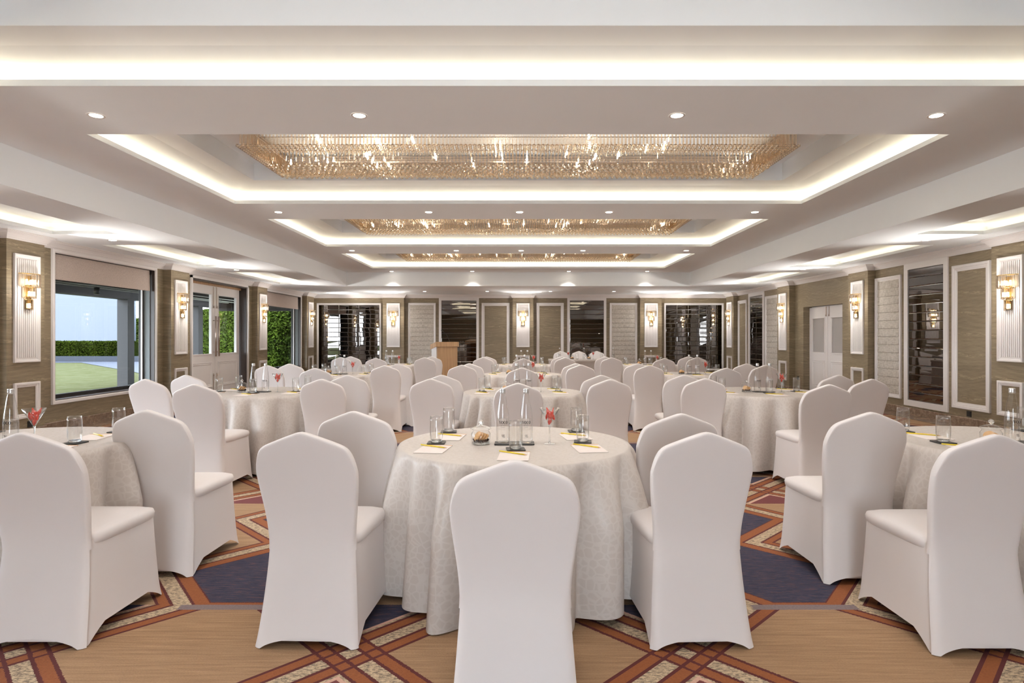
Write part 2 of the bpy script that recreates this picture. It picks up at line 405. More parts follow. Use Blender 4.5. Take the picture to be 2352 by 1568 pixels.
def cove(x0, x1, y0, y1, zb, recess, lightw):
    m = MB()
    prof = [(0, zb), (0, zb+0.045), (0.22, zb+0.045), (0.22, zb+0.12), (-0.18, zb+0.195)]
    if recess: prof += [(-0.44, zb+0.195), (-0.44, zb+0.405)]
    m.rings([[(x0-o,y0-o,z),(x1+o,y0-o,z),(x1+o,y1+o,z),(x0-o,y1+o,z)] for o, z in prof], 0, False, True)
    o, z = prof[-1]; m.quad([(x0-o,y0-o,z),(x1+o,y0-o,z),(x1+o,y1+o,z),(x0-o,y1+o,z)])
    part('cove_recess', m, 'ceiling', ceil)
    g = 0.13; zl = zb+0.052; Lx, Ly = x1-x0, y1-y0
    col = WARM
    ti = math.radians(0)
    for (cx, cy, sx, sy) in (((x0+x1)/2, y0-g, Lx+0.2, 0.04), ((x0+x1)/2, y1+g, Lx+0.2, 0.04), (x0-g, (y0+y1)/2, 0.04, Ly+0.2), (x1+g, (y0+y1)/2, 0.04, Ly+0.2)):
        light('cove_strip_light', 'AREA', (cx, cy, zl), lightw*max(sx, sy), col, (PI, 0, 0), shape='RECTANGLE', size=sx, size_y=sy)
COVE_W = 0.31
for a, b in TRAYS: cove(-TX, TX, a, b, Z2, True, COVE_W)
for h in side_holes: cove(h[0], h[1], h[2], h[3], Z1, False, COVE_W*0.5)
m = MB(); m.box(XL-0.4, XR+0.4, YF-0.1, YB+0.4, 3.62, 3.7); part('roof_slab', m, 'ceiling', ceil)

# cornice following the pilasters
def path_for(side, a, b):
    P = {'left': PL, 'right': PR, 'back': PB}[side]; pts = []
    pts.append((a, 0))
    for p0, p1 in P:
        if p1 <= a or p0 >= b: continue
        pts += [(max(p0, a), 0), (max(p0, a), PD), (min(p1, b), PD), (min(p1, b), 0)]
    pts.append((b, 0)); return [W3(side, s, 0, d)[:2] for s, d in pts]
def sweep(pts, prof, inward, close_ends=True):
    """pts: 2D polyline; prof [(d,z)]; inward = +1/-1 side of the path"""
    clean = [pts[0]]
    for p in pts[1:]:
        if (Vector(p)-Vector(clean[-1])).length > 1e-6: clean.append(p)
    pts = clean; n = len(pts); mit = []
    for i in range(n):
        dirs = []
        if i > 0: dirs.append((Vector(pts[i])-Vector(pts[i-1])).normalized())
        if i < n-1: dirs.append((Vector(pts[i+1])-Vector(pts[i])).normalized())
        ns = [Vector((-d.y, d.x))*inward for d in dirs]
        mit.append(ns[0] if len(ns) == 1 or (ns[0]-ns[1]).length < 1e-6 else ns[0]+ns[1])
    mb = MB()
    mb.rings([[(p[0]+mm.x*d, p[1]+mm.y*d, z) for d, z in prof] for p, mm in zip(pts, mit)], 0, False, False)
    return mb
cprof = [(0,2.60),(0.018,2.60),(0.022,2.618),(0.030,2.620),(0.040,2.640),(0.062,2.668),(0.082,2.682),(0.086,2.694),(0.104,2.698),(0.106,Z1)]
full = path_for('left', YF, YB) + path_for('back', XL, XR)[1:] + path_for('right', YF, YB)[::-1][1:]
struct(part('trim_1', sweep(full, cprof, -1), 'white'))
bprof = [(0,0.115),(0.012,0.115),(0.018,0.108),(0.018,0.0)]
for nm, side, segs in (('baseboard_left', 'left', [(YF,12.48),(15.18,YB)]), ('baseboard_back', 'back', [(XL,XR)]), ('baseboard_right', 'right', [(YF,12.87),(14.63,YB)])):
    mm = MB()
    for a, b in segs:
        q = sweep(path_for(side, a, b), bprof, 1 if side == 'right' else -1)
        base = len(mm.v); mm.v += q.v
        for fc in q.f: mm.face([i+base for i in fc])
    struct(part(nm, mm, 'marble'))

# ---------------------------------------------------------------- walls
def wall(side, name, a, b, openings, thick=0.28):
    mb = MB(); s = a
    for (o0, o1, z0, z1) in sorted(openings):
        wbox(mb, side, s, o0, 0, Z1+0.05, -thick, 0)
        if z0 > 0: wbox(mb, side, o0, o1, 0, z0, -thick, 0)
        wbox(mb, side, o0, o1, z1, Z1+0.05, -thick, 0)
        s = o1
    wbox(mb, side, s, b, 0, Z1+0.05, -thick, 0)
    return struct(part(name, mb, 'wood', world=False))
WIN = [(4.98,7.50,0.42,2.56),(1.25,4.05,0.42,2.56),(8.83,11.26,0.42,2.56),(16.07,18.82,0.42,2.56)]
wl_ = wall('left', 'wall_left', YF, YB+0.28, WIN + [(12.55,15.11,0,2.55)])
wr_ = wall('right', 'wall_right', YF, YB+0.28, [(12.87,14.63,0,2.04)])
wb_ = wall('back', 'wall_back', XL-0.28, XR+0.28, [])
m = MB()
for a_, b_, c_, e_ in ((XL-0.28, -0.9, 0, 3.6), (0.9, XR+0.28, 0, 3.6), (-0.9, 0.9, 2.4, 3.6)): m.box(a_, b_, YF-0.2, YF, c_, e_)
struct(part('wall_front', m, 'wood', world=False))
d3 = bpy.data.objects.new('added_door', None); C.objects.link(d3); d3.location = (0, YF-0.1, 0); struct(d3)  # glazed door added behind the camera to let in daylight fill
for x_ in (-0.9, 0.0):
    m = MB(); m.rings([[(x_+q, YF-0.1+e, q), (x_+0.9-q, YF-0.1+e, q), (x_+0.9-q, YF-0.1+e, 2.4-q), (x_+q, YF-0.1+e, 2.4-q)] for q, e in ((0, -0.03), (0, 0.03), (0.06, 0.03), (0.06, -0.03))], 0, False, True)
    lf_ = part('door_leaf', m, 'white', d3); m = MB(); m.box(x_+0.06, x_+0.84, YF-0.105, YF-0.095, 0.06, 2.34); part('pane', m, 'pane', lf_)

# veneer sheet joints (thin recess lines) are modelled as slim strips on the right door bay and the left parapets
FPROF = [(0, PD), (0, PD+0.030), (0.006, PD+0.036), (0.022, PD+0.036), (0.028, PD+0.026), (0.040, PD+0.026), (0.044, PD+0.018), (0.052, PD+0.018), (0.052, PD)]
def fprof(d0, w=0.085, t=0.032):
    return [(0, d0), (0, d0+t*0.85), (w*0.10, d0+t), (w*0.42, d0+t), (w*0.50, d0+t*0.6), (w*0.70, d0+t*0.6), (w*0.78, d0+t*0.35), (w, d0+t*0.3), (w, d0)]
def pilaster(side, wallobj, p0, p1):
    mb = MB(); wbox(mb, side, p0, p1, 0, 2.66, 0, PD)
    pil = part('pilaster', mb, 'wood', wallobj)
    c = (p0+p1)/2; hw = 0.215
    fr = MB(); wframe(fr, side, c-hw, c+hw, 1.0, 2.425, fprof(PD, 0.052, 0.03)); part('panel_frame', fr, 'white', pil)
    fu = MB(); wbox(fu, side, c-hw+0.05, c+hw-0.05, 1.05, 2.375, PD, PD+0.006)
    nfl = 10; w = (2*hw-0.10)/nfl
    for i in range(nfl):
        s0 = c-hw+0.05+w*i
        wbox(fu, side, s0+w*0.17, s0+w*0.83, 1.065, 2.36, PD+0.006, PD+0.020)
    o = part('fluting', fu, 'white', pil); o['kind'] = 'stuff'
    lo = MB(); wframe(lo, side, c-hw, c+hw, 0.26, 0.735, fprof(PD, 0.062, 0.03)); part('panel_moulding', lo, 'white', pil)
    return c
for side, wo_, P in (('left', wl_, PL), ('right', wr_, PR), ('back', wb_, PB)):
    for p0, p1 in P: pilaster(side, wo_, p0, p1)
def wood_panel(side, wo_, s0, s1, z0=0.24, z1=2.44):
    mb = MB(); wframe(mb, side, s0, s1, z0, z1, fprof(0, 0.095, 0.034)); part('panel_moulding', mb, 'white', wo_)
wood_panel('right', wr_, 8.82, 9.59); wood_panel('right', wr_, 18.23, 18.93)
wood_panel('right', wr_, 5.1, 6.0)
wood_panel('back', wb_, -1.19, -0.277); wood_panel('back', wb_, 0.60, 1.49)
def mirror(side, s0, s1, z0, z1, fw, cols, rows, label, flat, name='mirror_panel'):
    t = thing(name, label, 'mirror', W3(side, (s0+s1)/2, z0, 0), group='smoked mirror tile panels')
    fr = MB()
    wframe(fr, side, s0, s1, z0, z1, [(0,0),(0,0.022),(fw,0.022),(fw,0.004)] if flat else fprof(0, fw, 0.034)); part('frame', fr, 'white', t)
    a, b, c, d = s0+fw, s1-fw, z0+fw, z1-fw
    bk = MB(); wbox(bk, side, a, b, c, d, 0.001, 0.003); part('backing', bk, 'mirror_edge', t)
    tw, th = (b-a)/cols, (d-c)/rows
    for i in range(cols):
        for j in range(rows):
            u0, u1, v0, v1 = a+tw*i+0.0015, a+tw*(i+1)-0.0015, c+th*j+0.0015, c+th*(j+1)-0.0015
            bv = 0.011; tl = [random.uniform(-1, 1)*0.0009 for _ in range(4)]
            mb = MB()
            R0 = [W3(side,u0,v0,0.003),W3(side,u1,v0,0.003),W3(side,u1,v1,0.003),W3(side,u0,v1,0.003)]
            R1 = [W3(side,u0,v0,0.005),W3(side,u1,v0,0.005),W3(side,u1,v1,0.005),W3(side,u0,v1,0.005)]
            R2 = [W3(side,u0+bv,v0+bv,0.0085+tl[0]),W3(side,u1-bv,v0+bv,0.0085+tl[1]),W3(side,u1-bv,v1-bv,0.0085+tl[2]),W3(side,u0+bv,v1-bv,0.0085+tl[3])]
            mb.rings([R0,R1,R2], 0, False, True, False, False)
            n_ = len(mb.v); mb.face([n_-4,n_-3,n_-2]); mb.face([n_-4,n_-2,n_-1])
            part('mirror_tile', mb, 'mirror', t)
    return t
mirror('right', 9.69, 10.79, 0.145, 2.60, 0.10, 1, 15, 'tall smoked tile mirror between wood panel and linen panel on the right wall', True)
mirror('right', 16.94, 18.08, 0.145, 2.60, 0.10, 2, 15, 'narrow far smoked mirror on the right wall past the white door', True)
mirror('back', -6.57, -4.465, 0.24, 2.435, 0.06, 3, 14, 'wide smoked tile mirror at the left end of the back wall reflecting windows', False)
mirror('back', -2.585, -1.28, 0.145, 2.60, 0.08, 1, 15, 'smoked tile mirror behind the wooden lectern', True)
mirror('back', 1.607, 2.88, 0.145, 2.60, 0.08, 1, 15, 'smoked tile mirror behind the long head table', True)
mirror('back', 4.76, 6.71, 0.24, 2.435, 0.06, 5, 14, 'wide smoked tile mirror at the right end of the back wall', False)
def linen(side, s0, s1, label):
    z0, z1, fw = 0.24, 2.44, 0.07
    t = thing('linen_panel', label, 'wall panel', W3(side, (s0+s1)/2, z0, 0), group='pleated linen wall panels')
    fr = MB(); wframe(fr, side, s0, s1, z0, z1, fprof(0, fw, 0.034)); part('frame', fr, 'white', t)
    n = 14; h = (z1-z0-2*fw)/n
    for i in range(n):
        v0 = z0+fw+h*i; mb = MB()
        prof = [(0.002, v0), (0.016, v0+0.002), (0.018, v0+0.012), (0.014, v0+h*0.5), (0.008, v0+h)]
        mb.rings([[W3(side, s, z, d) for s in (s0+fw, s1-fw)] for d, z in prof], 0, True, False)
        part('fabric_pleat', mb, 'linen', t)
linen('right', 10.88, 11.66, 'pleated pale linen panel beside the tall mirror on the right wall')
linen('right', 15.98, 16.84, 'far pleated linen panel on the right wall beyond the white door')
linen('back', -3.585, -2.687, 'pleated linen panel on the back wall left of the lectern')
linen('back', 2.99, 3.89, 'pleated linen panel on the back wall right of the head table')

# power sockets
for side, s, d, z, lab in (('left', 8.22, PD, 0.13, 'black wall socket low on the pilaster behind the front left table'), ('right', 9.25, 0, 0.135, 'black wall socket under the framed wood panel on the right wall'), ('right', 14.9, 0, 0.30, 'small black socket beside the recessed white door')):
    mb = MB(); wbox(mb, side, s-0.045, s+0.045, z, z+0.085, d, d+0.010); wbox(mb, side, s-0.028, s+0.028, z+0.018, z+0.066, d+0.010, d+0.013)
    t = part('wall_socket', mb, 'socket'); tag(t, lab, 'socket')

# ---------------------------------------------------------------- windows, doors of the left wall
def window(idx, s0, s1, z0, z1, blind_label):
    side = 'left'
    root = bpy.data.objects.new('window_%d' % idx, None); C.objects.link(root); root.location = W3(side, (s0+s1)/2, z0, 0); struct(root)
    fr = MB(); wframe(fr, side, s0-0.055, s1+0.055, z0-0.055, z1+0.045, [(0,0),(0,0.03),(0.008,0.034),(0.04,0.034),(0.05,0.02),(0.055,0.02),(0.055,-0.01)]); part('casing', fr, 'white', root)
    jb = MB()
    wframe(jb, side, s0, s1, z0, z1, [(0,0.015),(0.012,0.015),(0.012,-0.27),(0,-0.27)]); part('reveal', jb, 'frame', root)
    lp = MB(); wbox(lp, side, s1-0.03, s1-0.013, z0+0.013, z1-0.013, -0.17, -0.06); part('jamb_lining', lp, 'jamb', root)
    sh = MB(); wframe(sh, side, s0+0.013, s1-0.013, z0+0.013, z1-0.013, [(0,-0.20),(0,-0.17),(0.05,-0.17),(0.05,-0.20),(0.05,-0.24),(0,-0.24)]); part('sash', sh, 'post', root)
    st = MB(); wbox(st, side, s1-0.085, s1-0.065, z0+0.05, z1-0.05, -0.19, -0.165); part('white_bead', st, 'white', root)
    pn = MB(); wbox(pn, side, s0+0.06, s1-0.06, z0+0.06, z1-0.06, -0.212, -0.206); part('pane', pn, 'pane', root)
    # roller blind
    t = thing('roller_blind', blind_label, 'blind', W3(side, (s0+s1)/2, 2.17, -0.06), group='half lowered beige roller blinds')
    b = MB(); b0, b1 = s0+0.03, s1-0.05
    prof = [(-0.060, 2.545), (-0.058, 2.30), (-0.055, 2.185), (-0.045, 2.172), (-0.040, 2.185), (-0.047, 2.30), (-0.050, 2.545)]
    b.rings([[W3(side, s, z, d) for s in (b0, b1)] for d, z in prof], 0, False, False); part('blind_cloth', b, 'blind', t)
    r = MB(); r.tube(W3(side, b0, 2.52, -0.085), W3(side, b1, 2.52, -0.085), 0.026, 14); part('roller_tube', r, 'white', t)
    k = MB(); wbox(k, side, b1, b1+0.02, 2.47, 2.56, -0.12, -0.04); part('end_bracket', k, 'socket', t)
window(1, *WIN[2], 'beige roller blind at the top of the near left window')
window(2, *WIN[3], 'beige roller blind at the top of the far left window')
window(3, *WIN[0], 'beige roller blind at an added unseen window beyond the left edge')  # added window out of view, brings daylight to the left tables
window(4, *WIN[1], 'beige roller blind at an added unseen window beside the camera')  # another added window out of view, for more daylight

def moulded_leaf(side, s0, s1, z0, z1, dface, root, glass_z, panel_zs, mat_glass, hinge_left, glass_frame=0.16):
    """door leaf made of stiles/rails round a glazed upper part and raised lower panels"""
    th = 0.05; mb = MB(); st = glass_frame; g0, g1 = glass_z
    wbox(mb, side, s0, s0+st, z0, z1, dface-th, dface); wbox(mb, side, s1-st, s1, z0, z1, dface-th, dface)
    wbox(mb, side, s0+st, s1-st, g1, z1, dface-th, dface); wbox(mb, side, s0+st, s1-st, z0, g0, dface-th, dface)
    leaf = part('door_leaf', mb, 'white', root)
    bd = MB(); wframe(bd, side, s0+st-0.02, s1-st+0.02, g0-0.02, g1+0.02, [(0, dface), (0, dface+0.012), (0.016, dface+0.012), (0.024, dface+0.002), (0.024, dface-0.02)]); part('glazing_bead', bd, 'white', leaf)
    gl = MB(); wbox(gl, side, s0+st, s1-st, g0, g1, dface-0.028, dface-0.022); part('glass', gl, mat_glass, leaf)
    for (p0, p1) in panel_zs:
        pm = MB(); wframe(pm, side, s0+0.13, s1-0.13, p0, p1, [(0, dface), (0.004, dface+0.014), (0.018, dface+0.014), (0.03, dface+0.004), (0.045, dface+0.004), (0.05, dface+0.010), (0.06, dface+0.0)]); part('raised_panel', pm, 'white', leaf)
    return leaf
# door_1: glazed double doors to the garden
d1 = bpy.data.objects.new('door_1', None); C.objects.link(d1); d1.location = W3('left', 13.83, 0, 0); struct(d1)
mb = MB()
for z_ in (0,): 
    wbox(mb, 'left', 12.50, 12.55, 0, 2.60, 0, 0.034); wbox(mb, 'left', 15.11, 15.16, 0, 2.60, 0, 0.034); wbox(mb, 'left', 12.50, 15.16, 2.55, 2.60, 0, 0.034)
part('casing', mb, 'white', d1)
mb = MB(); wbox(mb, 'left', 15.085, 15.11, 0, 2.55, -0.27, 0.0); wbox(mb, 'left', 12.55, 12.575, 0, 2.55, -0.27, 0.0); wbox(mb, 'left', 12.55, 15.11, 2.52, 2.55, -0.27, 0.0); part('reveal', mb, 'frame', d1)
mb = MB(); wbox(mb, 'left', 12.575, 15.085, 2.47, 2.52, -0.20, -0.13); part('head_rail', mb, 'oak', d1)
for (a, b) in ((12.60, 13.82), (13.83, 15.03)):
    lf = moulded_leaf('left', a, b, 0.01, 2.47, -0.15, d1, (0.96, 2.28), [(0.22, 0.78)], 'pane', a < 13)
    sc = b-0.07 if a < 13 else a+0.07
    hd = MB(); hd.tube(W3('left', sc, 0.90, -0.09), W3('left', sc, 1.80, -0.09), 0.016, 10)
    for zz in (1.0, 1.70): hd.tube(W3('left', sc, zz, -0.15), W3('left', sc, zz, -0.09), 0.009, 8)
    part('pull_handle', hd, 'chrome', lf)
    for z0, z1 in ((0.02, 0.52), (1.98, 2.46)):
        bl = MB(); wbox(bl, 'left', sc-0.008, sc+0.008, z0, z1, -0.149, -0.138); bl.tube(W3('left', sc, z1-0.01 if z0 < 1 else z0, -0.135), W3('left', sc, z1-0.06 if z0 < 1 else z0+0.05, -0.135), 0.013, 8)
        part('flush_bolt', bl, 'chrome', lf)
# door_2: recessed white double doors on the right wall
d2 = bpy.data.objects.new('door_2', None); C.objects.link(d2); d2.location = W3('right', 13.75, 0, 0); struct(d2)
mb = MB(); wbox(mb, 'right', 12.87, 14.63, 0, 2.04, -0.24, -0.20); part('backing_board', mb, 'white', d2)
for (a, b) in ((12.88, 13.745), (13.755, 14.62)):
    lf = moulded_leaf('right', a, b, 0.01, 2.02, -0.14, d2, (0.98, 1.76), [(0.18, 0.80)], 'frost', True, 0.15)
    sc = b-0.06 if a < 13 else a+0.06
    bl = MB(); wbox(bl, 'right', sc-0.01, sc+0.01, 1.80, 2.02, -0.14, -0.125); bl.tube(W3('right', sc, 1.80, -0.122), W3('right', sc, 1.84, -0.122), 0.013, 8); part('flush_bolt', bl, 'chrome', lf)

# ---------------------------------------------------------------- garden outside
m = MB(); m.quad([(-60,-25,-0.05),(-60,75,-0.05),(XL-0.28,75,-0.05),(XL-0.28,-25,-0.05)]); g = part('lawn', m, 'lawn'); struct(g)
m = MB()
px = -10.9
m.box(-10.2, XL-0.28, -12, 22, -0.05, -0.02)
struct(part('terrace_paving', m, 'stone'))
m = MB()
m.quad([(-45, 33.2, -0.035), (-23.2, 32.6, -0.035), (-15.0, 24.0, -0.035), (-11.2, 19.5, -0.035), (-11.2, 33.9, -0.035), (-45, 33.9, -0.035)])
struct(part('garden_path', m, 'paving'))
def hedge(name, label, a, b, w, z0, z1, mat, leaf, dens, seed):
    rnd = random.Random(seed); a = Vector(a); b = Vector(b); L = (b-a).length; d = (b-a)/L; nrm = Vector((-d.y, d.x))
    t = thing(name, label, 'hedge', (*((a+b)/2), z0))
    mb = MB(); core = [a+nrm*w*0.4, b+nrm*w*0.4, b-nrm*w*0.4, a-nrm*w*0.4]
    mb.rings([[(p.x, p.y, z) for p in core] for z in (z0, z1-0.08)], 0, False, True, True, True); part('hedge_core', mb, mat, t)
    lf = MB()
    for i in range(int(dens)):
        s = rnd.random()*L; face = rnd.choice((-1, -1, -1, 1, 2)); z = z0+rnd.random()*(z1-z0); q = w*0.42+rnd.random()*0.10
        if face == 2: p = a+d*s+nrm*(rnd.random()-0.5)*w*0.9; z = z1-0.08+rnd.random()*0.10
        else: p = a+d*s+nrm*q*face*hs
        r = leaf*(0.6+rnd.random()*0.8); e1 = Vector((rnd.uniform(-1,1), rnd.uniform(-1,1), rnd.uniform(-1,1))).normalized()*r; e2 = e1.orthogonal().normalized()*r*0.5
        c = Vector((p.x, p.y, z)); lf.quad([c-e1, c+e2, c+e1, c-e2])
    o = part('foliage', lf, mat, t); o['kind'] = 'stuff'
hs = 1
hedge('low_hedge', 'low clipped dark hedge on a grey kerb seen through the near left window', (-40, 34.8), (-21.6, 34.8), 1.0, 0.24, 1.07, 'hedge_dark', 0.055, 26000, 1)
hedge('tall_hedge', 'tall bushy green hedge beyond the glazed doors and far left window', (-33, 52.4), (-7.6, 22.4), 1.1, 0.0, 2.72, 'hedge', 0.085, 60000, 2)
m = MB(); m.box(-40, -19.5, 33.8, 34.1, -0.05, 0.26); o = part('kerb', m, 'stone'); struct(o)
m = MB(); m.box(-52, -23.9, 38, 38.4, -0.05, 9.0); o = part('garden_wall', m, 'garden_wall'); struct(o)
# pergola
pg = thing('pergola', 'dark timber pergola over the terrace outside the left windows', 'pergola', (-10.4, 16, 0))
for y in (9.2, 12.75, 16.4, 20.0):
    mb = MB(); mb.box(-10.62, -10.34, y-0.14, y+0.14, -0.02, 2.33); part('post', mb, 'post', pg)
mb = MB(); mb.box(-10.62, -10.36, 8.4, 21.4, 2.33, 2.68); part('edge_beam', mb, 'post', pg)
mb = MB(); mb.box(-10.9, XL-0.3, 8.4, 21.6, 2.66, 2.70); part('roof_deck', mb, 'post', pg)
mb = MB(); mb.box(-10.6, XL-0.3, 21.4, 21.6, 2.24, 2.70); part('end_beam', mb, 'post', pg)
for i in range(7):
    y = 8.6+i*1.8; mb = MB(); mb.box(-10.6, XL-0.3, y-0.05, y+0.05, 2.52, 2.66); part('rafter', mb, 'post', pg)
for i, x in enumerate((-10.1, -9.75, -9.2, -8.5, -7.8)):
    mb = MB(); mb.box(x-0.012, x+0.012, 8.4, 21.4, 2.495, 2.52); part('batten', mb, 'batten', pg)
for y in (10.9, 14.5, 18.1):
    mb = MB(); mb.lathe([(0.06, 0), (0.06, 0.16)], 14, -9.95, y, 2.34, 0, True, True, True); mb.box(-9.96,-9.94,y-0.01,y+0.01,2.50,2.66); part('pendant_spot', mb, 'socket', pg)

# ---------------------------------------------------------------- downlights
dl = [( -3.32,4.83),(-1.25,4.83),(1.25,4.83),(3.29,4.83)] + [(x,8.58) for x in (-3.35,-1.25,0.02,1.27,3.31)] + [(x,12.42) for x in (-3.36,-1.25,0.06,1.31,3.40)] + [(-3.37,16.35),(-1.22,16.35),(1.35,16.35),(3.44,16.35)]
dl2 = [(-5.76,8.72),(-5.78,12.6),(5.80,8.72),(5.80,12.5),(-2.83,18.57),(-0.93,18.57),(0.98,18.57),(2.9,18.57)]
rn = {4.83: 'nearest ceiling beam', 8.58: 'second ceiling beam', 12.42: 'third ceiling beam', 16.35: 'farthest strip of the raised ceiling', 18.57: 'low ceiling by the back wall', 8.72: 'low side ceiling near the first side cove', 12.6: 'low left ceiling by the farther side cove', 12.5: 'low right ceiling by the farther side cove'}
mb = MB(); mb.lathe([(0.046, 0.0), (0.062, -0.003), (0.066, 0.0)], 24); ringm = mesh_of('trim_ring', mb, 'white')
mb = MB(); mb.lathe([(0.047, -0.001), (0.03, -0.0015), (0.001, -0.0015)], 24); lensm = mesh_of('lens', mb, 'lens')
allrows = {}
for x, y in dl: allrows.setdefault(y, []).append(x)
def ordn(i, n): return {4: ['far left', 'inner left', 'inner right', 'far right'], 5: ['far left', 'inner left', 'middle', 'inner right', 'far right']}[n][i]
for (x, y), zc in [(p, Z2) for p in dl] + [(p, Z1) for p in dl2]:
    if zc == Z2: pos = ordn(allrows[y].index(x), len(allrows[y]))
    elif y == 18.57: pos = ordn([-2.83,-0.93,0.98,2.9].index(x), 4)
    else: pos = 'left' if x < 0 else 'right'
    t = thing('downlight', '%s round recessed downlight in the %s' % (pos, rn[y]), 'light', (x, y, zc-0.002), group='recessed ceiling downlights')
    for nm, me in (('trim_ring', ringm), ('lens', lensm)):
        o = bpy.data.objects.new(nm, me); C.objects.link(o); o.parent = t
    light('downlight_beam', 'SPOT', (x, y, zc-0.02), 16 if zc == Z2 else 9, WARM2, (0,0,0), spot_size=math.radians(95), spot_blend=0.7, shadow_soft_size=0.04)

# ---------------------------------------------------------------- chandeliers
def rod_loop(mb, hx, hy, pitch, z0, z1, r, jitter=0.0):
    def put(x, y):
        zz0 = z0+random.uniform(-jitter, jitter)
        mb.rings([[(x+r*math.cos(a+PI/4), y+r*math.sin(a+PI/4)*0.8, z) for a in (0, PI/2, PI, 3*PI/2)] for z in (zz0, z1)], 0, False, True)
        b = len(mb.v); mb.v.append((x, y, zz0-r*1.1)); mb.face([b, b-8, b-7]); mb.face([b, b-7, b-6]); mb.face([b, b-6, b-5]); mb.face([b, b-5, b-8])
    n = int(2*hx/pitch)
    for i in range(n+1):
        for sy in (-1, 1): put(-hx+2*hx*i/n, sy*hy)
    n = int(2*hy/pitch)
    for i in range(1, n):
        for sx in (-1, 1): put(sx*hx, -hy+2*hy*i/n)
def bead(mb, x, y, z, r):
    b = len(mb.v); k = 6
    for zz, rr in ((r*0.45, r*0.88), (-r*0.45, r*0.88)):
        for j in range(k): a = 2*PI*j/k+(0.5 if zz < 0 else 0); mb.v.append((x+rr*math.cos(a), y+rr*math.sin(a), z+zz))
    mb.v += [(x, y, z+r), (x, y, z-r)]
    for j in range(k):
        j2 = (j+1) % k
        mb.face([b+j, b+j2, b+2*k]); mb.face([b+j, b+k+j, b+j2]); mb.face([b+j2, b+k+j, b+k+j2]); mb.face([b+k+j2, b+k+j, b+2*k+1])
ch = thing('chandelier', 'nearest long rectangular crystal chandelier, largest of the three in view', 'chandelier', (0, 6.66, 3.12), group='rectangular crystal chandeliers in the ceiling recesses')
def loc(mb, nm, mat, par=ch, kind=None):
    o = bpy.data.objects.new(nm, mesh_of(nm, mb, mat)); C.objects.link(o); o.parent = par
    if kind: o['kind'] = kind
    return o
mb = MB(); H = 0.365
mb.box(-2.80, 2.80, -0.60, 0.60, H-0.02, H-0.005)
for z in (0.33,): pass
loc(mb, 'mounting_plate', 'ceiling')
def ringbar(hx, hy, z, r=0.006):
    mb = MB()
    for sy in (-1, 1): mb.box(-hx, hx, sy*hy-r, sy*hy+r, z-r, z+r)
    for sx in (-1, 1): mb.box(sx*hx-r, sx*hx+r, -hy, hy, z-r, z+r)
    return mb
for nm, (hx, hy, z0, z1, r) in {'outer_rods': (2.76, 0.56, 0.135, 0.33, 0.0085), 'outer_inner_rods': (2.70, 0.50, 0.120, 0.31, 0.0085), 'middle_rods': (2.66, 0.40, 0.075, 0.25, 0.0080), 'inner_rods': (2.62, 0.30, 0.040, 0.20, 0.0080), 'core_rods': (2.58, 0.22, 0.030, 0.17, 0.008)}.items():
    mb = MB(); rod_loop(mb, hx, hy, 0.036, z0, z1, r, 0.004); loc(mb, 'crystal_rods', 'crystal', ch, 'stuff')
    loc(ringbar(hx, hy, z1+0.004, 0.004), 'rod_rail', 'chrome')
mb = MB()
for rr in range(4):
    hx, hy = 2.78-rr*0.045, 0.58-rr*0.045; n = int(2*hx/0.045)
    for i in range(n+1):
        for sy in (-1, 1): bead(mb, -hx+2*hx*i/n, sy*hy, 0.112-0.006*rr, 0.019)
    n = int(2*hy/0.045)
    for i in range(1, n):
        for sx in (-1, 1): bead(mb, sx*hx, -hy+2*hy*i/n, 0.112-0.006*rr, 0.019)
loc(mb, 'bead_ring', 'crystal', ch, 'stuff')
mb = MB()
for i in range(94):
    for j in range(8): bead(mb, -2.62+i*0.0563+(j % 2)*0.02, -0.245+j*0.07, 0.012+random.uniform(-0.003, 0.003), 0.0195)
loc(mb, 'bead_field', 'crystal', ch, 'stuff')
bulbmb = MB(); bulbmb.lathe([(0.004, -0.03), (0.013, -0.015), (0.014, 0.0), (0.009, 0.02), (0.003, 0.035)], 8); bulbmb.lathe([(0.008, 0.035), (0.008, 0.07)], 8)
bm_ = mesh_of('bulb', bulbmb, 'bulb')
rb = random.Random(11)
for i in range(34):
    o = bpy.data.objects.new('bulb', bm_); C.objects.link(o); o.parent = ch; o.location = (rb.uniform(-2.55, 2.55), rb.uniform(-0.46, 0.46), rb.uniform(0.10, 0.26)); o.scale = (0.8, 0.8, 0.55)
for i in range(0):
    for sy in (-1, 1):
        o = bpy.data.objects.new('bulb', bm_); C.objects.link(o); o.parent = ch; o.location = (-2.45+i*0.377, sy*0.46, 0.21)
        o = bpy.data.objects.new('bulb', bm_); C.objects.link(o); o.parent = ch; o.location = (-2.30+i*0.355, sy*0.26, 0.15)
c2 = dup(ch, (0.0, 10.47, 3.12)); c2['label'] = 'middle long rectangular crystal chandelier, between the nearest and the farthest'
c3 = dup(ch, (0.0, 14.25, 3.12)); c3['label'] = 'farthest long rectangular crystal chandelier, thinnest in view'

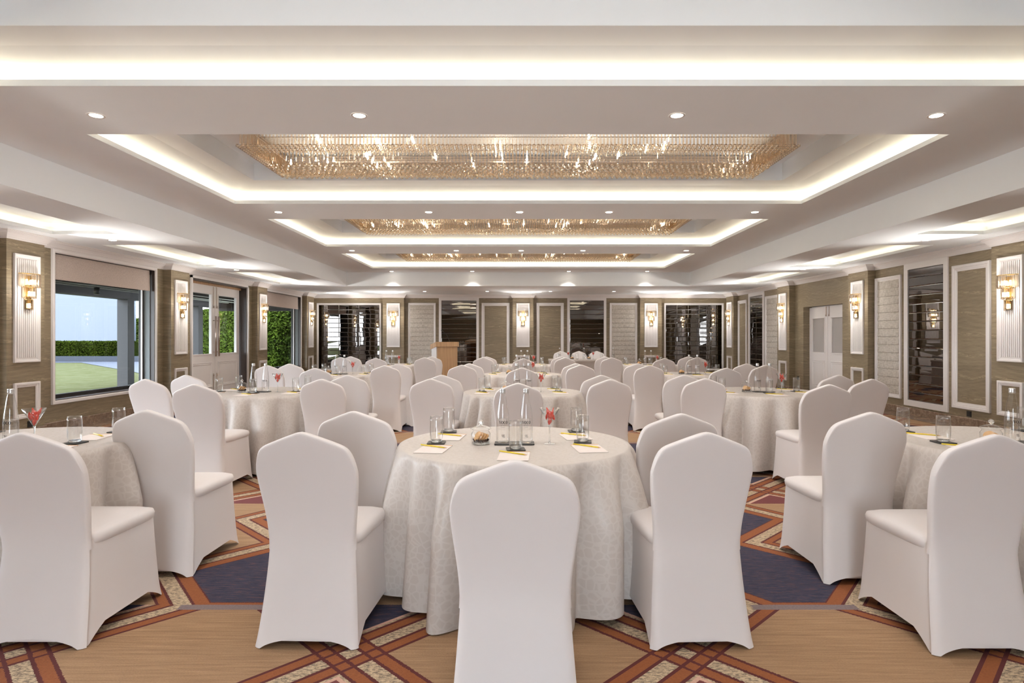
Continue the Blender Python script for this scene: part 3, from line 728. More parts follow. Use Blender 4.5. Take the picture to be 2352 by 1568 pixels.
# ---------------------------------------------------------------- wall sconces
def make_sconce():
    t = thing('wall_sconce', 'x', 'wall lamp', (0,0,0), group='three tier crystal wall sconces on the pilasters')
    mb = MB(); mb.box(-0.045, 0.045, -0.014, 0.0, 0.02, 0.46); loc(mb, 'back_plate', 'brass', t)
    tiers = [(0.155, 0.30, 0.475, 9, 0.044), (0.100, 0.155, 0.30, 7, 0.036), (0.060, 0.0, 0.135, 5, 0.032)]
    for R_, z0, z1, n, w in tiers:
        mb = MB(); pr = []
        k = 18
        for rr, zz in ((R_-0.006, z1), (R_+0.006, z1), (R_+0.006, z1+0.010), (R_-0.006, z1+0.010), (R_-0.006, z1)):
            pr.append([(rr*math.cos(PI+PI*j/k), rr*math.sin(PI+PI*j/k)*0.72-0.004, zz) for j in range(k+1)])
        mb.rings(pr, 0, False, False); loc(mb, 'gold_band', 'brass', t)
        cm = MB()  # one plate, chamfered foot, facing -y
        zt = z1-z0; h = w/2
        outl = [(-h, 0.02), (-h+0.012, 0.0), (h-0.012, 0.0), (h, 0.02), (h, zt), (-h, zt)]
        rings = []
        for yy, sc in ((-0.007, 0.72), (-0.003, 1.0), (0.005, 1.0)): rings.append([(x*sc, yy, z if sc == 1 else zt/2+(z-zt/2)*0.93) for x, z in outl])
        cm.rings(rings, 0, False, True, True, True); me = mesh_of('crystal_plate', cm, 'crystal')
        for i in range(n):
            a = PI+PI*(i+0.5)/n
            o = bpy.data.objects.new('crystal_plate', me); C.objects.link(o); o.parent = t
            o.location = (R_*math.cos(a), R_*math.sin(a)*0.72-0.004, z0); o.rotation_euler = (0, 0, a-3*PI/2)
        nb = {9: (-0.07, 0.0, 0.07), 7: (-0.035, 0.035), 5: (0.0,)}[n]
        for xb in nb:
            o = bpy.data.objects.new('bulb', bm_); C.objects.link(o); o.parent = t; o.location = (xb, -0.045 if n > 5 else -0.022, z0+(z1-z0)*0.36); o.scale = (0.62, 0.62, 0.62)
    return t
sc0 = make_sconce(); first = True
spots = []
for i, (p0, p1) in enumerate(PL[2:]): spots.append(('left', (p0+p1)/2, ['nearest pilaster of the left wall', 'left wall pilaster between the near window and glazed doors', 'left wall pilaster between glazed doors and far window', 'last left wall pilaster next to the back corner'][i]))
for i, (p0, p1) in enumerate(PR[2:]): spots.append(('right', (p0+p1)/2, ['nearest pilaster of the right wall', 'right wall pilaster on the near side of the white door', 'right wall pilaster on the far side of the white door', 'last right wall pilaster next to the back corner'][i]))
for i, (p0, p1) in enumerate(PL[:2]): spots.append(('left', (p0+p1)/2, 'left wall beside the camera, added out of view, ' + ['first pilaster', 'second pilaster'][i]))  # sconces added out of view to light the camera end
for i, (p0, p1) in enumerate(PR[:2]): spots.append(('right', (p0+p1)/2, 'right wall beside the camera, added out of view, ' + ['first pilaster', 'second pilaster'][i]))  # likewise added out of view for their light
for i, (p0, p1) in enumerate(PB): spots.append(('back', (p0+p1)/2, ['left back wall pilaster near the lectern', 'central back wall pilaster', 'right back wall pilaster'][i]))
for side, s, where in spots:
    l = W3(side, s, 1.69, PD+0.022); rz = {'left': PI/2, 'right': -PI/2, 'back': 0}[side]
    t = sc0 if first else dup(sc0)
    first = False; t.location = l; t.rotation_euler = (0,0,rz); t['label'] = 'crystal tiered sconce on the ' + where
    p = W3(side, s, 1.98, PD+0.30); light('sconce_light', 'POINT', p, 3.5, WARM2, shadow_soft_size=0.05).visible_glossy = False
    p = W3(side, s, 2.20, PD+0.22); q = Vector(W3(side, s, 2.20+0.75, PD+0.22+2.2))-Vector(p)
    o = light('sconce_ceiling_fill', 'SPOT', p, 42, WARM2, q.to_track_quat('-Z', 'Y').to_euler(), spot_size=math.radians(88), spot_blend=0.8, shadow_soft_size=0.06); o.visible_glossy = False  # extra spot at each sconce, added to brighten the ceiling

# ---------------------------------------------------------------- chairs
def sgnpow(c, p): return math.copysign(abs(c)**p, c)
def lerp(a, b, t): return a+(b-a)*t
def make_chair():
    t = thing('banquet_chair', 'x', 'chair', (0,0,0), group='chairs in white stretch covers')
    # back: one continuous cover from the hem at the floor up to the pointed crown, plus a front sheet above the seat
    NU, NV, NL = 36, 32, 12
    us = [lerp(math.sin(PI/2*(2*i/NU-1)), 2*i/NU-1, 0.15) for i in range(NU+1)]
    vs = [1-(1-j/NV)**1.5 for j in range(NV+1)]
    ZW = 0.44; zb = 0.40
    def hw(z):
        if z < ZW: return lerp(0.227, 0.189, max(0, z/ZW)**0.75)
        k = min(1, (z-ZW)/0.34); k = k*k*(3-2*k); return lerp(0.189, 0.217, k)
    def yr(z):
        if z < ZW: return -(0.2365+0.068*max(0, 1-z/ZW)**1.7)
        return -(0.2365+0.130*((z-ZW)/0.494)**1.6)
    def top(u):
        a = abs(u); return 0.936-0.080*(math.sqrt(a*a+0.008)-math.sqrt(0.008))/(math.sqrt(1.008)-math.sqrt(0.008))-0.10*a**15
    mb = MB(); idx = {}
    for j in range(NL):
        for i, u in enumerate(us):
            z0 = 0.004+0.040*max(0, 1-(u/0.86)**2)**0.6; z = lerp(z0, zb, j/NL)
            idx[0, j-NL, i] = len(mb.v); mb.v.append((u*hw(z), yr(z)+0.022*abs(u)**14, z))
    for sidef in (0, 1):
        for j, v in enumerate(vs):
            for i, u in enumerate(us):
                z = zb+v*(top(u)-zb); x = u*hw(z)
                e = max(abs(u)**14, v**26); tk = 0.015+0.009*math.sqrt(max(0.0, 1-e))
                bl = max(0, min(1, (z-0.40)/0.07)); low = 0.022*abs(u)**14
                y = yr(z)+(lerp(low, 0.024-tk, bl) if sidef == 0 else 0.024+tk)
                idx[sidef, j, i] = len(mb.v); mb.v.append((x, y, z))
    for sidef in (0, 1):
        for j in range(-NL if sidef == 0 else 0, NV):
            for i in range(NU):
                q = [idx[sidef,j,i], idx[sidef,j,i+1], idx[sidef,j+1,i+1], idx[sidef,j+1,i]]
                mb.face(q if sidef == 0 else q[::-1], 0, True)
    path = [(j, 0) for j in range(NV+1)]+[(NV, i) for i in range(1, NU+1)]+[(j, NU) for j in range(NV-1, -1, -1)]
    A_ = [mb.v[idx[0, j, i]] for j, i in path]; B_ = [mb.v[idx[1, j, i]] for j, i in path]; M1, M2 = [], []
    for q, (p, w_) in enumerate(zip(A_, B_)):
        a_ = Vector(A_[max(0, q-1)]); b_ = Vector(A_[min(len(A_)-1, q+1)]); d_ = (b_-a_); nrm = Vector((-d_.z, 0, d_.x)).normalized()
        P0, P1 = Vector(p), Vector(w_); M1.append(P0.lerp(P1, 0.22)+nrm*0.0035); M2.append(P0.lerp(P1, 0.78)+nrm*0.0035)
    mb.rings([A_, M1, M2, B_], 0, True, False)
    loc(mb, 'backrest', 'spandex', t)
    # skirt
    N = 72; R_ = 16; n_ = 10; mb = MB(); rings = []
    for r in range(R_+1):
        v = r/R_; ring = []
        for j in range(N):
            th = 2*PI*(j+0.5)/N; a = sgnpow(math.cos(th), 2/n_); b = sgnpow(math.sin(th), 2/n_)
            zt = 0.435
            side_m = (abs(a) > 0.985); rise = 0.0
            if abs(a) >= abs(b): rise = 0.085*max(0, 1-(b/0.87)**2)**0.8
            else: rise = (0.040 if b < 0 else 0.06)*max(0, 1-(a/0.86)**2)**0.6
            z0 = 0.004+rise; z = lerp(z0, zt, v); k = z/zt
            wb = lerp(0.226, 0.186, k**0.75); wf = lerp(0.240, 0.212, k**0.8)
            yb = -(0.232+0.068*max(0, 1-k)**1.7); yf = lerp(0.295, 0.262, k**0.7)
            fb = (b+1)/2
            x = a*lerp(wb, wf, fb); y = lerp(yb, yf, fb)
            # stretch: sides drawn in between the legs
            pin = math.sin(PI*min(1, k*1.0))
            x *= 1-0.045*pin*(1-b*b)
            # foot pocket swelling
            c = (abs(a)*abs(b))**8; foot = max(0, 1-z/0.05)*c; x += math.copysign(0.006*foot, a); y += math.copysign(0.006*foot, b)
            ring.append((x, y, z))
        rings.append(ring)
    skr = rings; mb.rings(rings, 0, True); loc(mb, 'skirt', 'spandex', t)
    # seat
    mb = MB(); rings = []
    for (ins, z) in ((0.012, 0.405), (0.0, 0.418), (-0.003, 0.44), (0.002, 0.456), (0.014, 0.467), (0.04, 0.474), (0.10, 0.481), (0.17, 0.484)):
        ring = []
        for j in range(N):
            th = 2*PI*(j+0.5)/N; a = sgnpow(math.cos(th), 2/7); b = sgnpow(math.sin(th), 2/7); fb = (b+1)/2
            x = a*(lerp(0.196, 0.222, fb)-ins); yb = -0.215+ins*0.5; yf = 0.272-ins; y = lerp(yb, yf, fb)
            ring.append((x, y, z-(0.012*max(0, (y-0.18)/0.09)**2 if z > 0.46 else 0)))
        rings.append(ring)
    mb.rings(rings, 0, True, True, False, True); mb.smooth[-1] = True; loc(mb, 'seat', 'spandex', t)
    # seams
    for sx in (-1, 1):
        sm = MB(); pts = []
        jj = min(range(N), key=lambda j: abs(((2*PI*(j+0.5)/N)-(-PI/2+sx*PI*0.29)) % (2*PI)))
        for q in range(1, len(skr)): pts.append(skr[q][jj])
        sm.rings([[(p[0]+0.002*math.cos(w_), p[1]+0.002*math.sin(w_), p[2]) for w_ in (0, 1.57, 3.14, 4.71)] for p in pts], 0, True)
        loc(sm, 'seam', 'spandex', t)
    return t
chair0 = make_chair()
SEAT = {'N': 'nearest the camera', 'LN': 'nearer seat on the left side', 'LF': 'farther seat on the left side', 'RN': 'nearer seat on the right side', 'RF': 'farther seat on the right side'}
TBL = {('M',1): 'front middle table', ('L',1): 'front left table', ('R',1): 'front right table', ('M',2): 'second-row middle table', ('L',2): 'second-row left table', ('R',2): 'second-row right table',
       ('M',3): 'third-row middle table', ('L',3): 'third-row left table', ('R',3): 'third-row right table', ('M',4): 'fourth-row middle table', ('L',4): 'fourth-row left table', ('R',4): 'fourth-row right table'}
CH = [  # column,row,seat, X, Y of back feet, rotation deg
 ('M',1,'N',-0.01,2.05,0), ('M',1,'LN',-0.91,2.635,-2), ('M',1,'LF',-0.885,3.36,-3), ('M',1,'RN',0.79,2.63,2), ('M',1,'RF',0.85,3.26,3),
 ('L',1,'RN',-2.08,2.63,0), ('L',1,'RF',-2.04,3.42,0), ('R',1,'LN',1.965,2.575,0), ('R',1,'LF',1.88,3.32,0),
 ('M',2,'N',0.0,5.38,0), ('M',2,'LN',-0.835,5.93,-2), ('M',2,'LF',-0.80,6.5,-3), ('M',2,'RN',0.87,5.85,2), ('M',2,'RF',0.87,6.47,3),
 ('L',2,'LN',-3.53,5.88,-10), ('L',2,'LF',-3.48,6.5,-10), ('L',2,'N',-2.74,5.25,0), ('L',2,'RN',-1.87,5.88,2), ('L',2,'RF',-1.79,6.48,3),
 ('R',2,'N',2.62,5.22,0), ('R',2,'RN',3.36,5.9,8), ('R',2,'RF',3.36,6.5,8), ('R',2,'LN',1.81,5.98,-2), ('R',2,'LF',1.75,6.5,-3),
 ('M',3,'N',0.05,8.0,0), ('M',3,'LN',-0.80,8.8,-2), ('M',3,'LF',-0.73,9.3,-3), ('M',3,'RN',0.90,8.85,2), ('M',3,'RF',0.87,9.3,3),
 ('L',3,'N',-2.60,7.9,0), ('L',3,'LN',-3.53,8.7,-6), ('L',3,'LF',-3.40,9.2,-6), ('L',3,'RN',-1.87,8.65,2), ('L',3,'RF',-1.79,9.15,3),
 ('R',3,'N',2.68,7.95,0), ('R',3,'LN',1.86,8.72,-2), ('R',3,'LF',1.80,9.25,-3), ('R',3,'RN',3.50,8.75,6), ('R',3,'RF',3.42,9.25,6),
 ('M',4,'N',0.10,11.4,0), ('M',4,'LN',-0.68,12.0,-2), ('M',4,'LF',-0.64,12.5,-3), ('M',4,'RN',0.91,11.9,2), ('M',4,'RF',0.87,12.4,3),
 ('L',4,'N',-2.68,11.6,0), ('L',4,'LN',-3.48,12.1,-5), ('L',4,'LF',-3.42,12.6,-5), ('L',4,'RN',-1.82,12.0,2), ('L',4,'RF',-1.76,12.5,3),
 ('R',4,'N',2.73,11.5,0), ('R',4,'LN',1.81,11.9,-2), ('R',4,'LF',1.76,12.4,-3), ('R',4,'RN',3.52,12.1,5), ('R',4,'RF',3.48,12.6,5)]
first = True
for col, row, seat, x, y, rd in CH:
    t = chair0 if first else dup(chair0); first = False
    r = math.radians(rd); t.location = (x-0.29*math.sin(r), y+0.29*math.cos(r), 0); t.rotation_euler = (0,0,r)
    t['label'] = 'white covered chair, %s of the %s' % (SEAT[seat] if seat != 'N' else 'near end', TBL[col,row])
for i, (x, w) in enumerate(((1.20, 'left'), (1.70, 'middle'), (2.20, 'right'))):
    t = dup(chair0); t.location = (x, 16.85, 0); t.rotation_euler = (0,0,PI); t['label'] = 'white covered chair behind the head table, %s of three' % w

# ---------------------------------------------------------------- tables, cloths
def make_cloth():
    N = 288; mb = MB(); mb.uv = []; rnd = random.Random(3)
    R0 = 0.632; rings = []; uvs = []
    for q, z in ((0.02, 0.7545), (0.3, 0.7545), (0.55, 0.7545), (0.615, 0.7540)):
        rings.append([(q*math.cos(2*PI*j/N), q*math.sin(2*PI*j/N), z) for j in range(N)]); uvs.append([(q*math.cos(2*PI*j/N)+5, q*math.sin(2*PI*j/N)+5) for j in range(N)])
    # fold phase map, uneven spacing
    ks = [0.0]
    while ks[-1] < 2*PI: ks.append(ks[-1]+rnd.uniform(0.27, 0.50))
    ks = [k*2*PI/ks[-1] for k in ks]; amp = [rnd.uniform(0.6, 1.15) for _ in ks]
    def fold(th):
        th %= 2*PI
        for i in range(len(ks)-1):
            if ks[i] <= th <= ks[i+1]:
                s = (th-ks[i])/(ks[i+1]-ks[i]); a = amp[i]
                return a*(max(0, math.sin(PI*s))**1.3)*2-1
        return -1
    rows = 22
    for r in range(rows+1):
        v = r/rows; z = 0.752-v**1.05*0.722
        A = 0.130*min(1, (v*2.2))**0.75; ring = []; uv = []
        for j in range(N):
            th = 2*PI*j/N+0.02*math.sin(3*v+j*0.1)*v
            fo = fold(th+0.05*v)*0.8+0.2*math.sin(5*th+1.3)
            rr = R0+0.004+0.030*v+A*(0.20+fo*0.62) if v > 0 else R0
            zz = z+(0.014*math.sin(3*th+1)+0.012*math.sin(7*th))*v**3 if v > 0 else z
            ring.append((rr*math.cos(th), rr*math.sin(th), max(0.006, zz))); uv.append((th*0.72, z))
        rings.append(ring); uvs.append(uv)
    mb.rings(rings, 0, True)
    for u in uvs: mb.uv += u
    return mesh_of('tablecloth', mb, 'cloth')
clothm = make_cloth()
# table under the cloth
mb = MB(); mb.lathe([(0.02,0.725),(0.625,0.725),(0.628,0.738),(0.625,0.752),(0.02,0.752)], 48); topm = mesh_of('tabletop', mb, 'oak')
mb = MB(); mb.lathe([(0.03,0.03),(0.035,0.725)], 16); mb.box(-0.32,0.32,-0.03,0.03,0.0,0.03); mb.box(-0.03,0.03,-0.32,0.32,0.0,0.03); pedm = mesh_of('pedestal', mb, 'socket')
TABS = {('M',1): (-0.02,3.40), ('L',1): (-2.82,3.38), ('R',1): (2.78,3.42), ('M',2): (0.05,6.55), ('L',2): (-2.74,6.55), ('R',2): (2.60,6.55),
        ('M',3): (0.04,9.65), ('L',3): (-2.78,9.65), ('R',3): (2.74,9.65), ('M',4): (0.13,12.85), ('L',4): (-2.68,12.85), ('R',4): (2.71,12.85)}
def mk(nm, me, par): o = bpy.data.objects.new(nm, me); C.objects.link(o); o.parent = par; return o
ZT = 0.7555
# ---- table ware meshes
mb = MB(); mb.lathe([(0.006,0.012),(0.026,0.012),(0.031,0.02),(0.034,0.04),(0.0345,0.08),(0.0335,0.12),(0.0325,0.142),(0.0338,0.143),(0.0350,0.12),(0.0362,0.08),(0.0356,0.04),(0.033,0.012),(0.029,0.002),(0.006,0.0)], 28); glass_wall = mesh_of('glass_wall', mb, 'glass')
mb = MB(); mb.lathe([(0.001,0.001),(0.027,0.002),(0.031,0.011),(0.027,0.0125),(0.001,0.0125)], 28); glass_base = mesh_of('glass_base', mb, 'heavy_glass')
mb = MB(); h = 0.048; o_ = [(-h+0.006,-h),(h-0.006,-h),(h,-h+0.006),(h,h-0.006),(h-0.006,h),(-h+0.006,h),(-h,h-0.006),(-h,-h+0.006)]
mb.rings([[(x,y,z) for x,y in o_] for z in (0,0.005)],0,False,True,True,True); coaster_m = mesh_of('coaster', mb, 'black')
mb = MB(); mb.rings([[(x*2.25,y*1.05,z) for x,y in o_] for z in (0,0.006)],0,False,True,True,True); tray_m = mesh_of('bottle_tray', mb, 'black')
mb = MB(); mb.box(-0.075,0.075,-0.108,0.108,0,0.003); padm = mesh_of('paper_block', mb, 'pad')
mb = MB(); mb.box(-0.075,0.075,0.104,0.1095,0,0.0038); padem = mesh_of('gum_edge', mb, 'pad_edge')
mb = MB(); mb.tube((-0.088,0,0.004),(0.072,0,0.004),0.0036,6); penm = mesh_of('pencil_shaft', mb, 'pencil')
mb = MB(); mb.tube((0.072,0,0.004),(0.088,0,0.004),0.0036,6,0,0.0006); pentm = mesh_of('pencil_tip', mb, 'pencil_wood')
bprof_ = [(0.004,0.004),(0.030,0.002),(0.0355,0.008),(0.0362,0.03),(0.0358,0.11),(0.0335,0.145),(0.0275,0.19),(0.0195,0.24),(0.0150,0.265),(0.0140,0.272)]
mb = MB(); mb.lathe(bprof_, 32); bot_m = mesh_of('bottle_body', mb, 'glass')
mb = MB(); mb.lathe([(0.001,0.008),(0.031,0.008),(0.0335,0.014),(0.0342,0.03),(0.0338,0.11),(0.0325,0.132),(0.001,0.132)], 32)
wk = NB('still_water'); g_ = wk.n('ShaderNodeBsdfGlass'); g_.inputs['IOR'].default_value = 1.33; g_.inputs['Roughness'].default_value = 0; g_.inputs['Color'].default_value = (0.98,0.99,1,1)
t_ = wk.n('ShaderNodeBsdfTransparent'); x_ = wk.n('ShaderNodeMixShader'); x_.inputs[0].default_value = 0.85; wk.link(g_.outputs[0], x_.inputs[1]); wk.link(t_.outputs[0], x_.inputs[2]); wk.link(x_.outputs[0], wk.out.inputs[0]); MAT['water'] = wk.m
wat_m = mesh_of('water', mb, 'water')
mb = MB(); mb.lathe([(0.0142,0.268),(0.0158,0.270),(0.0158,0.281),(0.0150,0.283),(0.0158,0.285),(0.0158,0.293),(0.0145,0.296),(0.001,0.296)], 24); cap_m = mesh_of('screw_cap', mb, 'cap')
# printed lettering: v o c o, wrapped round the bottle front (facing -y)
def wrap(pts, r=0.0366): return [(r*math.sin(x/r), -r*math.cos(x/r), z) for x, z in pts]
def lettering():
    mb = MB(); H_ = 0.017; x = -0.0225
    def strip(a, b):  # two polylines
        A = wrap(a); B = wrap(b); mb.rings([A, B], 0, False, False)
    def ringletter(cx, cz, rx, rz, t0=0, t1=2*PI, n=22):
        o1, i1 = [], []
        for q in range(n+1):
            a = lerp(t0, t1, q/n); o1.append((cx+rx*math.cos(a), cz+rz*math.sin(a))); i1.append((cx+rx*0.42*math.cos(a), cz+rz*0.80*math.sin(a)))
        strip(o1, i1)
    z0 = 0.106
    # v
    strip([(x, z0+H_), (x+0.0055, z0)], [(x+0.0042, z0+H_), (x+0.0066, z0+0.003)]); strip([(x+0.0100, z0+H_), (x+0.0052, z0)], [(x+0.0112, z0+H_), (x+0.0068, z0)])
    strip([(x-0.001, z0+H_), (x+0.005, z0+H_)], [(x-0.001, z0+H_-0.001), (x+0.005, z0+H_-0.001)]); strip([(x+0.0085, z0+H_), (x+0.0125, z0+H_)], [(x+0.0085, z0+H_-0.001), (x+0.0125, z0+H_-0.001)])
    ringletter(x+0.0185, z0+H_/2, 0.0062, H_/2)
    ringletter(x+0.0310, z0+H_/2, 0.0056, H_/2, 0.75, 2*PI-0.75)
    ringletter(x+0.0430, z0+H_/2, 0.0062, H_/2)
    strip([(x+0.0405, z0+H_+0.006), (x+0.0440, z0+H_+0.002)], [(x+0.0418, z0+H_+0.0068), (x+0.0448, z0+H_+0.0026)])
    # rule lines beside the small line
    for a, b in ((-0.021, -0.0115), (0.0115, 0.021)): strip([(a, 0.0985), (b, 0.0985)], [(a, 0.0979), (b, 0.0979)])
    # emblem of linked loops
    for cx, cz in ((-0.004, 0.046), (0.004, 0.046), (-0.001, 0.039), (0.006, 0.037)):
        o1 = [(cx+0.0042*math.cos(a), cz+0.0042*math.sin(a)) for a in [2*PI*q/14 for q in range(15)]]; i1 = [(cx+0.003*math.cos(a), cz+0.003*math.sin(a)) for a in [2*PI*q/14 for q in range(15)]]
        strip(o1, i1)
    # script line
    pts = [(-0.010+0.02*q/26, 0.088+0.0016*math.sin(q*1.9)+0.0006*math.sin(q*0.7)) for q in range(27)]
    strip(pts, [(a, b+0.0008) for a, b in pts])
    return mb
lt = lettering()
cu = bpy.data.curves.new('small_print', 'FONT'); cu.body = 'BY IHG'; cu.size = 0.0062; cu.align_x = 'CENTER'
to = bpy.data.objects.new('small_print', cu); C.objects.link(to)
dg = bpy.context.evaluated_depsgraph_get(); tm = to.evaluated_get(dg).to_mesh()
base = len(lt.v)
lt.v += wrap([(v.co.x, 0.0962+v.co.y) for v in tm.vertices])
for p in tm.polygons: lt.face([base+i for i in p.vertices])
to.evaluated_get(dg).to_mesh_clear(); bpy.data.objects.remove(to)
let_m = mesh_of('printed_lettering', lt, 'ink')
mb = MB(); mb.lathe([(0.001,0.002),(0.012,0.003),(0.032,0.0015),(0.033,0.0),(0.030,0.0)], 28); mb.lathe([(0.008,0.003),(0.0040,0.012),(0.0034,0.05),(0.0036,0.085),(0.0062,0.098)], 16)
mst_m = mesh_of('stem_and_foot', mb, 'heavy_glass')
mb = MB(); mb.lathe([(0.002,0.097),(0.0062,0.1),(0.030,0.148),(0.0555,0.195),(0.0545,0.195),(0.029,0.149),(0.004,0.102)], 32); mb_m = mesh_of('glass_bowl', mb, 'glass')
# candy: twisted wrapper
def candy_mesh():
    mb = MB(); prof = [(0.0012,-0.020),(0.0060,-0.012),(0.0100,-0.002),(0.0095,0.006),(0.0070,0.014),(0.0035,0.024),(0.0008,0.032)]
    mb.rings([[(r*math.cos(2*PI*j/5+(z*18)), r*math.sin(2*PI*j/5+(z*18))*0.6, z) for j in range(5)] for r, z in prof], 0, False, True, True, True); return mb
can_m = mesh_of('wrapped_candy', candy_mesh(), 'candy')
mb = MB(); mb.lathe([(0.004,0.004),(0.046,0.002),(0.050,0.010),(0.052,0.03),(0.052,0.058),(0.044,0.070),(0.043,0.078),(0.050,0.081)], 32); jar_m = mesh_of('jar_body', mb, 'glass')
mb = MB(); mb.lathe([(0.001,0.001),(0.045,0.001),(0.048,0.009),(0.045,0.012),(0.001,0.012)], 32); jarb_m = mesh_of('jar_base', mb, 'heavy_glass')
mb = MB(); mb.lathe([(0.056,0.0815),(0.057,0.084),(0.050,0.090),(0.030,0.098),(0.012,0.102),(0.008,0.104)], 32); lid_m = mesh_of('lid', mb, 'glass')
mb = MB(); mb.lathe([(0.007,0.102),(0.009,0.108),(0.016,0.116),(0.015,0.124),(0.007,0.131),(0.001,0.133)], 8, sm=False); knob_m = mesh_of('knob', mb, 'heavy_glass')
mb = MB(); mb.lathe([(0.001,-0.004),(0.025,-0.004),(0.0285,-0.001),(0.027,0.004),(0.012,0.006),(0.001,0.006)], 18); cook_m = mesh_of('cookie', mb, 'cookie')
mb = MB(); rs = random.Random(5)
for i in range(150):
    a = rs.random()*2*PI; rr = 0.042*math.sqrt(rs.random()); bead(mb, rr*math.cos(a), rr*math.sin(a), 0.016+rs.random()*0.012, 0.0042)
seed_m = mesh_of('dark_beans', mb, 'seed')

SETS = {'N': ((0,-0.21),(0,-0.40)), 'LN': ((-0.43,-0.02),(-0.42,-0.215)), 'LF': ((-0.40,0.36),(-0.375,0.165)), 'RN': ((0.38,0.0),(0.39,-0.20)), 'RF': ((0.37,0.40),(0.355,0.18))}
SEATN = {'N': 'near place setting', 'LN': 'nearer left place setting', 'LF': 'farther left place setting', 'RN': 'nearer right place setting', 'RF': 'farther right place setting'}
def glass_at(x, y, z, lab):
    t = thing('tumbler', lab, 'glass', (x, y, z), random.random()*6, 'clear water tumblers on the tables'); mk('glass_wall', glass_wall, t); mk('glass_base', glass_base, t)
def bottle_at(x, y, z, lab, rz=0):
    t = thing('water_bottle', lab, 'bottle', (x, y, z), rz, 'tall glass water bottles'); mk('bottle_body', bot_m, t); mk('water', wat_m, t); mk('screw_cap', cap_m, t); mk('printed_lettering', let_m, t)
def martini_at(x, y, z, where, full=True):
    t = thing('cocktail_glass', 'stemmed cocktail glass of red wrapped candies on the ' + where, 'glass', (x, y, z), 0, 'stemmed glasses filled with candies'); mk('stem_and_foot', mst_m, t); mk('glass_bowl', mb_m, t)
    pos = [(0.0,0.0,0.122,0.2,0.1),(-0.017,-0.006,0.146,-0.5,0.2),(0.018,-0.004,0.148,0.5,0.1),(0.0,0.016,0.150,0.1,-0.4),(0.001,-0.018,0.152,-0.1,0.45),(-0.006,0.004,0.168,-0.3,-0.1),(0.016,0.010,0.168,0.4,0.2)]
    for i, (dx, dy, dz, rx, ry) in enumerate(pos):
        o = bpy.data.objects.new('wrapped_candy', can_m); C.objects.link(o); o.location = (x+dx, y+dy, z+dz); o.rotation_euler = (ry, rx, i*1.3)
        o.scale = (1.2, 1.2, 1.0)
        tag(o, 'red wrapped candies piled in the stemmed glass on the ' + where, 'candy', 'red candies in the glass on the ' + where)
def jar_at(x, y, z, where):
    t = thing('cookie_jar', 'small lidded glass jar with cookies on the ' + where, 'jar', (x, y, z), 0.4, 'lidded glass cookie jars'); mk('jar_body', jar_m, t); mk('jar_base', jarb_m, t)
    l = mk('lid', lid_m, t); mk('knob', knob_m, l); s = mk('dark_beans', seed_m, t); s['kind'] = 'stuff'
    for i in range(4):
        o = bpy.data.objects.new('cookie', cook_m); C.objects.link(o); o.location = (x-0.018+i*0.012, y-0.008+0.004*i, z+0.044-i*0.0035); o.rotation_euler = (0.25, -0.95+0.12*i, 0.2)
        tag(o, 'round cookies leaning in the glass jar on the ' + where, 'cookie', 'cookies in the jar on the ' + where)
for (colm, row), (tx, ty) in TABS.items():
    where = TBL[colm, row]
    t = thing('round_table', 'round banquet table hidden under its cloth, the ' + where, 'table', (tx, ty, 0), 0, 'round banquet tables'); mk('tabletop', topm, t); mk('pedestal', pedm, t)
    o = bpy.data.objects.new('tablecloth', clothm); C.objects.link(o); o.location = (tx, ty, 0); o.rotation_euler = (0, 0, 0.9*row+2.1*'MLR'.index(colm))
    tag(o, 'long cream damask cloth draping the ' + where, 'tablecloth', 'cream damask tablecloths')
    for s, ((cx, cy), (px_, py_)) in SETS.items():
        jx, jy = random.uniform(-0.012, 0.012), random.uniform(-0.012, 0.012)
        o = bpy.data.objects.new('coaster', coaster_m); C.objects.link(o); o.location = (tx+cx+jx, ty+cy+jy, ZT); o.rotation_euler = (0,0,random.uniform(-0.12, 0.12))
        tag(o, 'square black coaster at the %s of the %s' % (SEATN[s], where), 'coaster', 'black coasters under the tumblers')
        glass_at(tx+cx+jx, ty+cy+jy, ZT+0.005, 'clear tumbler at the %s of the %s' % (SEATN[s], where))
        rz = random.uniform(-0.06, 0.06)+(0.10 if s[0] == 'L' else -0.10 if s[0] == 'R' else 0)*-1
        t = thing('notepad', 'blank notepad at the %s of the %s' % (SEATN[s], where), 'notepad', (tx+px_, ty+py_, ZT), rz, 'blank notepads with orange top edge'); mk('paper_block', padm, t); mk('gum_edge', padem, t)
        t = thing('pencil', 'yellow pencil on the notepad at the %s of the %s' % (SEATN[s], where), 'pencil', (tx+px_-0.005, ty+py_+0.055, ZT+0.003), -0.62+random.uniform(-0.1, 0.1), 'yellow pencils on notepads'); mk('pencil_shaft', penm, t); mk('pencil_tip', pentm, t)
    o = bpy.data.objects.new('bottle_tray', tray_m); C.objects.link(o); o.location = (tx, ty-0.045, ZT); tag(o, 'black rectangular mat under two bottles on the ' + where, 'mat', 'black mats under the bottles')
    bottle_at(tx-0.064, ty-0.045, ZT+0.006, 'tall clear water bottle, left one of the pair on the ' + where, 0.08)
    bottle_at(tx+0.064, ty-0.045, ZT+0.006, 'tall clear water bottle, right one of the pair on the ' + where, -0.02)
    martini_at(tx+0.192, ty-0.045, ZT, where); jar_at(tx-0.183, ty-0.05, ZT, where)

